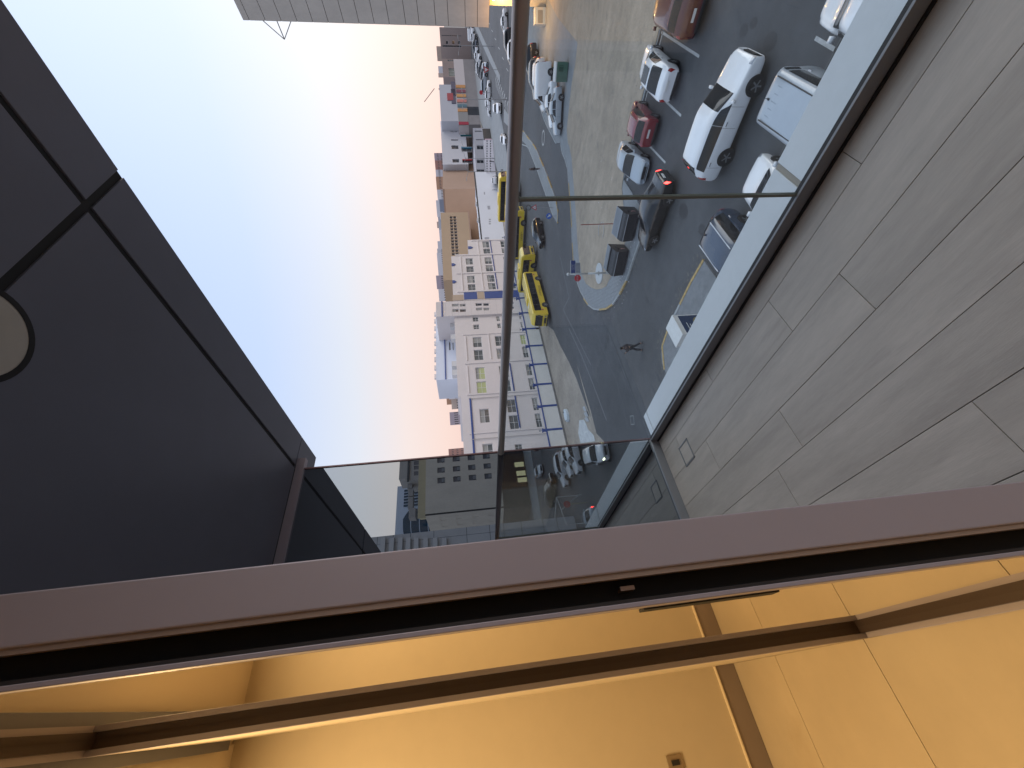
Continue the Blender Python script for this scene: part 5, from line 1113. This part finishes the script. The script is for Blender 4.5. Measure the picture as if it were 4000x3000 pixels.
make_skip((26.45, 18.35), PI+.16, 'black rubbish skip with half open lid beside the street name pole', True)
# street name pole
sp_ = empty('street_name_pole', (28.7, 21.2, .11), label='pale street name pole with blue name plates and red octagon on the sand tip', cat='sign')
POLM = mat('pole_pale', (.44, .46, .46), .5, noise=(3, .06))
MB().tube((0, 0, 0), (0, 0, .25), .14, 12).build('foot', POLM, sp_); MB().tube((0, 0, .2), (0, 0, 1.9), .10, 12, r1=.085).tube((0, 0, 1.9), (0, 0, 3.55), .075, 12).build('pole', POLM, sp_, smooth=True)
b = MB()
bm = bmesh.new(); bmesh.ops.create_uvsphere(bm, u_segments=14, v_segments=10, radius=.14); me = bpy.data.meshes.new('ball'); bm.to_mesh(me); bm.free(); link('finial', me, POLM, sp_, (0, 0, 3.68))
vd = math.atan2(21.2, 28.7)
BLUES = mat('sign_blue', (.02, .045, .16), .4)
for k, (z, w, m_) in enumerate(((3.25, 1.05, BLUES), (2.82, .85, mat('sign_grey', (.18, .20, .23), .5)))):
    M0 = Matrix.Rotation(vd, 4, 'Z') @ Matrix.Translation((-.06, -w/2-.08, z))
    o = MB().box(-.02, .02, -w/2, w/2, -.2, .2).build('name_plate', m_, sp_); o.matrix_local = M0
    fr = MB().box(-.026, .026, -w/2-.02, w/2+.02, .2, .225).build('plate_rim', POLM, o)
    for j in range(2): glyphs(o, Matrix.Translation((-.024, 0, .09-j*.17)) @ Matrix.Rotation(-PI/2, 4, 'Z') @ Matrix.Rotation(PI/2, 4, 'X'), ((2, 4), (3, 3))[j], .10, PAINT)
o = MB().prism([(.30*math.cos(PI/8+k*PI/4), .30*math.sin(PI/8+k*PI/4)) for k in range(8)], -.012, .012).build('octagon_plate', MATS['sign_red_bright'], sp_)
Mo = Matrix.Rotation(vd, 4, 'Z') @ Matrix.Translation((-.09, .36, 2.85)) @ Matrix.Rotation(-PI/2, 4, 'Z') @ Matrix.Rotation(PI/2, 4, 'X'); o.matrix_local = Mo
text_obj('STOP', .19, PAINT, sp_, Mo @ Matrix.Translation((0, 0, .016)))
el_ = empty('concrete_ring', (30.55, 22.6, .135), label='flat round concrete disc with a hole lying on the sand behind the street name pole', cat='slab')
DSC = mat('disc_concrete', (.42, .44, .45), .8, noise=(3, .08))
b = MB(); n = 28
for k in range(n):
    t0, t1 = 2*PI*k/n, 2*PI*(k+1)/n
    b.poly([(r_*math.cos(t), r_*math.sin(t), .10) for r_, t in ((.22, t0), (.95, t0), (.95, t1), (.22, t1))]); b.poly([(.95*math.cos(t0), .95*math.sin(t0), 0), (.95*math.cos(t1), .95*math.sin(t1), 0), (.95*math.cos(t1), .95*math.sin(t1), .10), (.95*math.cos(t0), .95*math.sin(t0), .10)])
b.build('ring', DSC, el_); MB().tube((0, 0, .0), (0, 0, .05), .215, 20).build('core', mat('core_grey', (.2, .21, .22), .8), el_)
stk = empty('marker_post', (30.0, 17.3, .13), label='thin red brown pole standing in the sand behind the first skip', cat='pole')
MB().tube((0, 0, 0), (.05, .05, 2.9), .035, 8).build('pole', mat('red_brown', (.24, .055, .045), .6, noise=(4, .2)), stk)
fr_ = empty('wire_frame', (32.6, 18.6, .14), label='bent thin wire frame lying on the sand beside the red brown pole', cat='debris')
for a_, c_ in (((0, 0, 0), (-.7, .5, .03)), ((-.7, .5, .03), (-.75, 1.1, .02)), ((.9, .9, 0), (.3, 1.5, .03)), ((.9, .9, 0), (.2, .1, .02))): MB().tube(a_, c_, .022, 6).build('wire', DSC, fr_)
# litter
LIT = mat('litter_white', (.6, .6, .6), .7); lt = empty('litter', (26, 19, 0), kind='stuff')
b = MB()
for k in range(90):
    t = random.random(); x, y = (25.6+random.gauss(0, .7), 19.4+random.gauss(0, 1.6)) if k < 62 else (random.uniform(25.5, 40), random.uniform(14.5, 24)); s_ = random.uniform(.015, .05) 
    a_ = random.random()*6; b.box(x, x+s_*(1+random.random()), y, y+s_, .145, .145+s_*.4)
lo = b.build('litter_bits', LIT, kind='stuff'); bpy.data.objects.remove(lt)
st_ = MB()
for k in range(900):
    x, y = random.uniform(30.9, 60), random.uniform(-10, 23)
    if k > 620: x, y = random.uniform(22, 60), random.uniform(41, 47.6)
    if (inside((x, y), sand_in) and k <= 620) or (k > 620 and not inside((x, y), road_poly)):
        s_ = random.uniform(.02, .06); z_ = .13 if k <= 620 else -.02; st_.box(x, x+s_*1.3, y, y+s_, z_, z_+s_*.6, None)
st_.build('pebbles', mat('pebble', (.34, .31, .27), .9, noise=(2, .3)), kind='stuff')
# advertising kiosk at the corner pavement
ks = empty('advertising_box', (13.5, 13.62, .13), label='white four sided advertising box with dark blue poster, cut off by the balcony ledge', cat='advertising box')
KW = mat('kiosk_white', (.55, .56, .55), .5, noise=(4, .08)); hx_, hy_ = .68, .44
MB().box(-hx_, hx_, -hy_, hy_, .0, 2.62).build('cabinet', KW, ks, bevel=.02); MB().box(-hx_-.02, hx_+.02, -hy_-.02, hy_+.02, 2.60, 2.68).build('roof', KW, ks, bevel=.015)
MB().box(-hx_+.09, hx_-.09, -hy_-.02, -hy_-.004, .5, 2.42).build('poster', mat('poster_navy', (.025, .045, .10), .25), ks)
MB().box(-hx_-.02, -hx_-.004, -hy_+.08, hy_-.08, .5, 2.42).build('poster', MATS['poster_navy'], ks)
POG = mat('poster_gold', (.22, .19, .08), .5, noise=(8, .5)); b = MB().tube((.12, -hy_-.024, 1.45), (.12, -hy_-.020, 1.45), .34, 20); b.build('gold_figure', POG, ks)
o = MB().tube((-hx_-.024, .05, 1.55), (-hx_-.020, .05, 1.55), .27, 20).build('gold_figure', POG, ks)
for k, z in enumerate((2.15, 2.0, 1.0)): MB().box(-.42, .1-k*.1, -hy_-.024, -hy_-.021, z, z+.035).build('poster_line', KW, ks); MB().box(-hx_-.024, -hx_-.021, -.25, .15-.05*k, z, z+.035).build('poster_line', KW, ks)
MB().box(-hx_+.04, hx_-.04, hy_+.004, hy_+.02, .5, 2.45).build('poster', mat('poster_brown', (.30, .20, .16), .5, noise=(5, .4)), ks)
mh = empty('manhole_cover', (16.95, 27.1, .004), math.radians(-32), label='lone square manhole cover with pale rim in the road near the dark screen', cat='manhole')
MB().box(-.38, .38, -.38, .38, 0, .006).build('rim', mat('rim_pale', (.2, .21, .21), .8), mh); MB().box(-.31, .31, -.31, .31, .0065, .011).build('cover', mat('iron', (.05, .055, .06), .6), mh)
mr_ = empty('round_manhole', (*gp(zA(1720, 1490)), .004), label='oval looking round manhole ring in the far road beyond the silver saloon', cat='manhole')
b = MB(); n = 24
for k in range(n):
    t0, t1 = 2*PI*k/n, 2*PI*(k+1)/n; b.poly([(r_*math.cos(t), r_*math.sin(t), .006) for r_, t in ((.75, t0), (1.0, t0), (1.0, t1), (.75, t1))])
b.build('ring', PAINT, mr_)
# hexagonal white box and broken slabs on the dirt
hxp = gp((2150+560*.1205, 1550+600*.1205)); hb_ = empty('cable_box', (*hxp, -.02), math.radians(10), label='pale blue white eight sided tank lid lying on the dirt strip by the boundary wall', cat='tank lid')
WB = mat('tank_white', (.50, .57, .62), .5, noise=(3, .06))
MB().prism([(1.0*math.cos(PI/8+k*PI/4)*1.05, .72*math.sin(PI/8+k*PI/4)) for k in range(8)], 0, .38).build('body', WB, hb_, bevel=.03); MB().prism([(.6*math.cos(PI/8+k*PI/4), .42*math.sin(PI/8+k*PI/4)) for k in range(8)], .381, .41).build('lid', WB, hb_)
for s in (-1, 1): MB().box(s*.8-.05, s*.8+.05, .1, .3, .38, .46).build('handle', BLACKP, hb_)
sl = empty('broken_slabs', (*gp((2287, 1610)), -.01), label='broken concrete drain slabs with a dark slot between dirt and road', cat='slab')
for k, (px0, py0, px1, py1) in enumerate(((1050, 300, 1150, 470), (1090, 480, 1210, 640), (1110, 650, 1230, 800))):
    A_ = [gp((2150+q[0]*.1205, 1550+q[1]*.1205)) for q in ((px0, py0+40), (px1-30, py0), (px1+40, py1), (px0+60, py1))]
    MB().prism([(p[0]-sl.location.x, p[1]-sl.location.y) for p in A_], 0, .07).build('slab', mat('slab_grey', (.30, .32, .34), .85, noise=(2, .15)), sl)
A_ = [gp((2150+q[0]*.1205, 1550+q[1]*.1205)) for q in ((1170, 470), (1205, 470), (1250, 620), (1215, 640))]
MB().prism([(p[0]-sl.location.x, p[1]-sl.location.y) for p in A_], .016, .022).build('dark_slot', BLACKP, sl)
A_ = [gp((2150+q[0]*.1205, 1550+q[1]*.1205)) for q in ((930, 760), (1080, 740), (1140, 860), (1220, 1060), (1400, 1250), (1440, 1440), (970, 1500), (900, 1180))]
MB().prism(A_, -.025, -.0145).build('pale_gravel', mat('pale_gravel', (.42, .44, .45), .95, noise=[(1.5, .2), (14, .25)], bump=(12, .5)), kind='structure')
# median signs
ms_ = empty('warning_sign', (*gp(zB(1835, 856)), .12), label='red bordered warning triangle under a round mirror on the median', cat='sign')
MB().tube((0, 0, 0), (0, 0, 3.3), .035, 8).build('post', mat('post_grey', (.25, .26, .27), .5), ms_)
fa_ = math.radians(215)
Mt = Matrix.Translation((-.05, -.05, 2.6)) @ Matrix.Rotation(fa_+PI/2, 4, 'Z') @ Matrix.Rotation(PI/2, 4, 'X')
o = MB().prism([(0, .42), (-.4, -.3), (.4, -.3)], -.012, .012).build('triangle_plate', MATS['sign_red_bright'], ms_); o.matrix_local = Mt
o = MB().prism([(0, .24), (-.24, -.2), (.24, -.2)], .013, .016).build('triangle_field', LIT, ms_); o.matrix_local = Mt
o = MB().box(-.03, .03, -.12, .1, .017, .019).build('symbol', BLACKP, ms_); o.matrix_local = Mt
o = MB().tube((0, 0, -.03), (0, 0, .03), .36, 20).build('round_mirror', BLACKP, ms_); o.matrix_local = Matrix.Translation((-.05, -.05, 3.35)) @ Matrix.Rotation(fa_+PI/2-.3, 4, 'Z') @ Matrix.Rotation(PI/2, 4, 'X')
o = MB().tube((0, 0, .031), (0, 0, .04), .28, 20).build('mirror_face', MIRG, ms_); o.matrix_local = Matrix.Translation((-.05, -.05, 3.35)) @ Matrix.Rotation(fa_+PI/2-.3, 4, 'Z') @ Matrix.Rotation(PI/2, 4, 'X')
bs = empty('keep_right_sign', (*gp(zB(1868, 950)), .12), label='round blue arrow sign at the tip of the median', cat='sign')
MB().tube((0, 0, 0), (0, 0, .85), .04, 8).build('post', MATS['post_grey'], bs)
Mb = Matrix.Translation((-.05, -.04, .98)) @ Matrix.Rotation(fa_+PI/2, 4, 'Z') @ Matrix.Rotation(PI/2, 4, 'X')
o = MB().tube((0, 0, -.015), (0, 0, .015), .36, 24).build('disc', mat('sign_bright_blue', (.015, .10, .42), .4), bs); o.matrix_local = Mb
o = MB().prism([(-.17, .17), (-.1, .22), (.08, .0), (.17, .08), (.17, -.2), (-.12, -.2), (-.02, -.1)], .016, .020).build('arrow', LIT, bs); o.matrix_local = Mb
# lamp posts
def lamp_post(p, h, label, arms=((1, 0),), m=None):
    x, y = p; r = empty('street_lamp', (x, y, .1), label=label, cat='street lamp', group='grey street lamps along the far road')
    MB().tube((0, 0, 0), (0, 0, .9), .16, 8).build('base', MATS['post_grey'], r); MB().tube((0, 0, .9), (0, 0, h), .10, 8, r1=.06).build('pole', MATS['post_grey'], r)
    for s in (-1, 1):
        MB().tube((0, 0, h), (s*.5, s*1.6, h+.4), .045, 6).build('arm', MATS['post_grey'], r); MB().box(s*.5-.15, s*.5+.15, s*1.5, s*2.2, h+.36, h+.48).build('lantern', mat('lantern', (.35, .36, .36), .4), r)
lamp_post(gp(zA(1190, 500)), 9, 'street lamp nearest the panelled tower edge on the far median')
lamp_post(gp(zA(1330, 1075)), 9.5, 'street lamp on the median beside the white SUV driving alone')
lamp_post((95.5, 41.5), 9.6, 'street lamp in front of the white store and the brown box')
lamp_post((131, 53), 9, 'street lamp beside the walking figure by the perforated yard wall')
lamp_post((150, 57), 9, 'street lamp farthest from the buses by the grey shop block')
rw = empty('red_white_sign', (*gp(zA(1275, 755)), .1), label='small red and white triangular sign on a thin post by the far row of cars', cat='sign')
MB().tube((0, 0, 0), (0, 0, 3.2), .06, 6).build('post', MATS['post_grey'], rw); Mq = Matrix.Translation((0, 0, 3.7)) @ Matrix.Rotation(math.radians(195)+PI/2, 4, 'Z') @ Matrix.Rotation(PI/2, 4, 'X')
o = MB().prism([(0, -.9), (-.7, .5), (.7, .5)], -.02, .02).build('plate', MATS['sign_red_bright'], rw); o.matrix_local = Mq; o = MB().prism([(0, -.5), (-.4, .3), (.4, .3)], .021, .03).build('plate_centre', LIT, rw); o.matrix_local = Mq
rr_ = empty('round_road_sign', (*gp(zA(1165, 1000)), .1), label='small round red sign among the far row of white cars', cat='sign')
MB().tube((0, 0, 0), (0, 0, 2.8), .06, 6).build('post', MATS['post_grey'], rr_); Mq = Matrix.Translation((0, 0, 3.1)) @ Matrix.Rotation(math.radians(195)+PI/2, 4, 'Z') @ Matrix.Rotation(PI/2, 4, 'X')
o = MB().tube((0, 0, -.02), (0, 0, .02), .55, 16).build('disc', MATS['sign_red_bright'], rr_); o.matrix_local = Mq
bb = empty('black_board', (*pol(z3(1390, 1190), 152), 0), label='large black hoarding with pink edge beside the perforated yard wall', cat='hoarding')
Fk = Fac(pol(z3(1390, 1060), 156), pol(z3(1390, 1310), 151)); Fk.slab(bb, 'board', 0, Fk.L, 0.1, pz(z3(1150, 1180), 153), -.3, 0, BLACKP); Fk.slab(bb, 'edge_post', Fk.L, Fk.L+.5, 0, pz(z3(1190, 1310), 151), -.3, .1, mat('edge_pink', (.5, .36, .42), .6))
# shade canopies and cars under them along the far mall, low yellow bus roofs
for q, lb in ((z2(870, 1260), 'pale yellow taxi parked by the dark shop entrance, upper of the two'), (z2(930, 1560), 'pale yellow taxi parked by the dark shop entrance, lower of the two')): taxi(q, lb)
yt = gp(z3(985, 260)); make_bus((yt[0]+3, yt[1]+3), math.radians(200), 'small yellow minibus with dark windows far along the shop street', 7.5, big=False)
# container, white cabinet, plant on the lit paved corner
gc = empty('green_container', (53.0, 12.6, .10), math.radians(100), label='green steel recycling container with white lid standing on the paved corner', cat='container')
GRN = mat('container_green', (.07, .14, .105), .5, noise=(3, .12)); MB().box(-.85, .85, -.6, .6, 0.05, 1.25).build('body', GRN, gc, bevel=.03); MB().box(-.88, .88, -.62, .62, 1.25, 1.38).build('lid', mat('lid_white', (.5, .52, .52), .5), gc, bevel=.02)
for x in (-.5, 0, .5): MB().box(x-.03, x+.03, -.64, .64, .1, 1.2).build('rib', GRN, gc)
MB().box(-.6, .0, .602, .61, .55, 1.05).build('notice', mat('notice_dark', (.03, .07, .05), .5), gc); MB().box(-.6, .0, -.61, -.602, .55, 1.05).build('notice', MATS['notice_dark'], gc)
wc = empty('white_cabinet', (67.7, 10.45, .10), math.radians(118), label='white utility cabinet with grey louvre panel by the lit wall', cat='cabinet')
MB().box(-.85, .85, -.35, .35, 0, 1.5).build('case', mat('cabinet_white', (.55, .53, .48), .6), wc, bevel=.02)
for s in (-1, 1):
    MB().box(-.82, .82, s*.351, s*.36, .15, .42).build('rail', mat('cab_blue', (.45, .52, .55), .5), wc); MB().box(-.82, .82, s*.351, s*.36, 1.1, 1.36).build('rail', MATS['cab_blue'], wc); MB().box(-.55, .75, s*.351, s*.358, .44, 1.08).build('louvre', mat('louvre_grey', (.25, .25, .24), .7), wc)
LEAF = mat('leaf_green', (.05, .10, .03), .6, noise=(3, .4)); 
pt_ = empty('corner_plant', (71.5, 9.9, .05), label='low green plant at the foot of the lit wall', cat='plant')
b = MB()
for k in range(420):
    a_ = random.random()*2*PI; r_ = random.random()**.6*1.0; z = random.uniform(.1, 1.3)*(1.1-r_*.5); c = Vector((r_*math.cos(a_), r_*math.sin(a_)*1.6, z)); d = Vector((random.gauss(0, 1), random.gauss(0, 1), random.gauss(0, .7))).normalized()*.16; e_ = d.orthogonal().normalized()*.05
    b.poly([c-d, c+e_, c+d, c-e_])
b.build('foliage', LEAF, pt_); MB().tube((0, 0, 0), (0, 0, .8), .04, 6).build('stem', mat('stem', (.12, .09, .06), .8), pt_)
# ------------------------------------------------------------------ people
SKIN = mat('skin', (.30, .17, .11), .6)
def skin_mesh(name, pts, edges, rad, m, parent, sub=2):
    me = bpy.data.meshes.new(name); me.from_pydata(pts, edges, []); o = link(name, me, None, parent)
    md = o.modifiers.new('s', 'SKIN'); o.modifiers.new('ss', 'SUBSURF').levels = sub
    for i, v in enumerate(me.skin_vertices[0].data):
        r = rad[i]; v.radius = r if isinstance(r, tuple) else (r, r); v.use_root = (i == 0)
    dg = bpy.context.evaluated_depsgraph_get(); me2 = bpy.data.meshes.new_from_object(o.evaluated_get(dg)); bpy.data.objects.remove(o)
    for p in me2.polygons: p.use_smooth = True
    return link(name, me2, m, parent)
def person(loc, rz, label, top, trousers, hairm, phone=True, stride=.34, longtop=False, scale=1.0):
    r = empty('person', loc, rz, label=label, cat='person'); r.scale = (scale,)*3
    # x = walking direction, y = left
    P = dict(pel=(0, 0, .95), ch=(.02, 0, 1.25), nk=(.04, 0, 1.45), hd=(.07, 0, 1.60), tp=(.07, 0, 1.70), shl=(.03, .19, 1.40), shr=(.03, -.19, 1.40), ell=(.10, .25, 1.14), elr=(-.10, -.26, 1.14), wrl=(.30, .18, 1.28), wrr=(-.04, -.27, .90), hal=(.38, .16, 1.32), har=(-.01, -.27, .80),
        hl=(0, .10, .92), hr=(0, -.10, .92), kl=(.18, .10, .50), kr=(-.06, -.10, .48), al=(.30*stride/.34, .10, .10), ar=(-.36*stride/.34, -.10, .16), tl=(.44*stride/.34, .11, .05), tr=(-.24*stride/.34, -.11, .04))
    K = list(P); I = {k: i for i, k in enumerate(K)}
    E_ = [('pel', 'ch'), ('ch', 'nk'), ('nk', 'hd'), ('hd', 'tp'), ('ch', 'shl'), ('ch', 'shr'), ('shl', 'ell'), ('shr', 'elr'), ('ell', 'wrl'), ('elr', 'wrr'), ('wrl', 'hal'), ('wrr', 'har'), ('pel', 'hl'), ('pel', 'hr'), ('hl', 'kl'), ('hr', 'kr'), ('kl', 'al'), ('kr', 'ar'), ('al', 'tl'), ('ar', 'tr')]
    Rd = dict(pel=(.15, .11), ch=(.16, .11), nk=.055, hd=(.085, .10), tp=(.06, .075), shl=.06, shr=.06, ell=.042, elr=.042, wrl=.03, wrr=.03, hal=.032, har=.032, hl=.085, hr=.085, kl=.075, kr=.075, al=.055, ar=.055, tl=.035, tr=.035)
    skin_mesh('body', [P[k] for k in K], [(I[a], I[c]) for a, c in E_], [Rd[k] for k in K], SKIN, r)
    def sub(names, es, grow, nm, m, ov=None):
        ii = {k: i for i, k in enumerate(names)}; rr = []
        for k in names:
            q = Rd[k]; rr.append((q[0]+grow, q[1]+grow) if isinstance(q, tuple) else q+grow)
        pp = [tuple((ov or {}).get(k, P[k])) for k in names]; return skin_mesh(nm, pp, [(ii[a], ii[c]) for a, c in es], rr, m, r)
    sub(['pel', 'ch', 'shl', 'shr', 'ell', 'elr', 'wrl', 'wrr'], [('pel', 'ch'), ('ch', 'shl'), ('ch', 'shr'), ('shl', 'ell'), ('shr', 'elr'), ('ell', 'wrl'), ('elr', 'wrr')], .045, 'shirt', top)
    sub(['pel', 'hl', 'hr', 'kl', 'kr', 'al', 'ar'], [('pel', 'hl'), ('pel', 'hr'), ('hl', 'kl'), ('hr', 'kr'), ('kl', 'al'), ('kr', 'ar')], .022, 'trousers', trousers)
    for s, k in ((1, 'tl'), (-1, 'tr')):
        x, y, z = P[k]; MB().box(x-.18, x+.04, y-.04, y+.04, z-.05, z+.025).build('shoe', mat('shoe', (.09, .09, .10), .6), r, bevel=.02)
    bm = bmesh.new(); bmesh.ops.create_uvsphere(bm, u_segments=16, v_segments=10, radius=.115); me = bpy.data.meshes.new('hair')
    for v in bm.verts: v.co.z *= 1.05; v.co.x = v.co.x*1.05-.02
    bmesh.ops.delete(bm, geom=[v for v in bm.verts if v.co.x > .045 and v.co.z < .03], context='VERTS'); bm.to_mesh(me); bm.free()
    for p in me.polygons: p.use_smooth = True
    link('hair', me, hairm, r, (.06, 0, 1.635))
    for y in (-.03, .03): MB().box(.155, .165, y-.012, y+.012, 1.625, 1.64).build('eye', BLACKP, r)
    MB().tube((.16, 0, 1.60), (.185, 0, 1.585), .014, 6).build('nose', SKIN, r)
    for k, hx0 in (('hal', 1), ('har', -1)):        # five short bent fingers at each hand
        x, y, z = P[k]
        for j in range(5):
            a_ = (j-2)*.018; l_ = (.045, .07, .075, .07, .055)[j]; d1 = Vector((.6, 0, .3)) if hx0 > 0 else Vector((.1, 0, -1)); d1.normalize(); p0_ = Vector((x, y+a_, z)) + d1*.02; p1_ = p0_+d1*l_*.6; p2_ = p1_+(d1+Vector((0, (.5 if hx0 < 0 else -.5)*0, .5*(1 if hx0 > 0 else 0)))).normalized()*l_*.5
            MB().tube(p0_, p1_, .009, 6).build('finger', SKIN, r); 
    if phone: MB().box(.42, .435, .12, .19, 1.29, 1.43).build('phone', BLACKP, r)
    return r
DK = mat('dark_trousers', (.018, .022, .035), .8); 
PT = mat('patterned_top', (.028, .025, .034), .8, noise=(9, .9), dirt=(7, .60, (.20, .17, .18)))
person((19.7, 21.3, .004), math.radians(112), 'person in patterned dark top and dark trousers walking across the road, phone held up', PT, DK, mat('hair_black', (.012, .01, .01), .6), stride=.24)
person((*gp(zB(1690, 440)), .12), math.radians(150), 'person in dark brown clothes standing on the median near the kerb', mat('brown_clothes', (.05, .035, .035), .8), mat('brown_trousers', (.035, .025, .025), .8), MATS['hair_black'], phone=False, stride=.1, scale=.94)
person((*gp(zB(1195, 362)), .12), math.radians(180), 'distant person in black walking on the far pavement below the yard wall', mat('black_clothes', (.02, .02, .022), .8), DK, MATS['hair_black'], phone=False)
# curtains and blinds behind some of the school windows (pale cloth just in front of the pane)
CURT = mat('curtain', (.30, .30, .29), .9, noise=(2, .1))
random.seed(3)
for w in [c for c in sch.children if c.name.startswith('window')]:
    pn = [c for c in w.children if c.name.startswith('pane')]
    if pn and random.random() < .6:
        v = [Vector(q.co) for q in pn[0].data.vertices]; f_ = random.choice((.35, .5, .5, .75)); up_ = v[3]-v[0]; sd_ = v[1]-v[0]; nrm_ = Vector((0, -.006, 0))
        if random.random() < .5: P_ = [v[3]-up_*f_+nrm_, v[2]-up_*f_+nrm_, v[2]+nrm_, v[3]+nrm_]
        else: P_ = [v[0]+nrm_, v[0]+sd_*f_+nrm_, v[3]+sd_*f_+nrm_, v[3]+nrm_]
        o = MB().poly(P_).build('curtain', CURT, w)
# a few small roofs that close the gaps in the skyline
for k, (ya, yb, d_, px_, m_) in enumerate(((900, 985, 380, 597, WHB), (1010, 1080, 520, 572, PEACH), (1100, 1225, 400, 600, WHB), (1300, 1350, 420, 575, GREYW), (300, 420, 620, 560, WHB))):
    lb = ('white flat roof between the blue glazed block and the grey houses', 'peach roof block far behind the grey houses', 'white flat roof right of the white block with dark screens', 'grey white roof beside the stacked balcony building', 'white far block between the pink towers')[k]
    simple_block(lb, zB(640, ya), zB(640, yb), d_, d_, zB(px_, (ya+yb)/2), m_, zb=0, wins=(6, 3), thick=12)
# drifting dust along the kerbs of the near road
DSTM = mat('kerb_dust', (.125, .12, .112), .95, noise=[(1.2, .2), (9, .2)])
b = MB(); random.seed(11)
for pts_, side_ in ((tip+near_edge, 1), (far_edge[4:], 1), (near_pv, -1)):
    for a_, c_ in zip(pts_, pts_[1:]):
        a_, c_ = Vector(a_), Vector(c_); L_ = (c_-a_).length; d_ = (c_-a_).normalized(); n_ = Vector((-d_.y, d_.x))
        for k in range(int(L_*26)):
            t_ = random.random()*L_; off_ = random.random()**2*.9+.06
            for sg in (1, -1):
                q = a_+d_*t_+n_*sg*off_
                if inside(q[:], lot) or inside(q[:], ppoly): continue
                r_ = random.uniform(.02, .075); an = random.random()*3
                b.poly([(q.x+r_*1.8*math.cos(an), q.y+r_*1.8*math.sin(an), .0062), (q.x-r_*math.sin(an), q.y+r_*math.cos(an), .0062), (q.x-r_*1.8*math.cos(an), q.y-r_*1.8*math.sin(an), .0062), (q.x+r_*math.sin(an), q.y-r_*math.cos(an), .0062)])
b.build('kerb_dust', DSTM, kind='stuff')
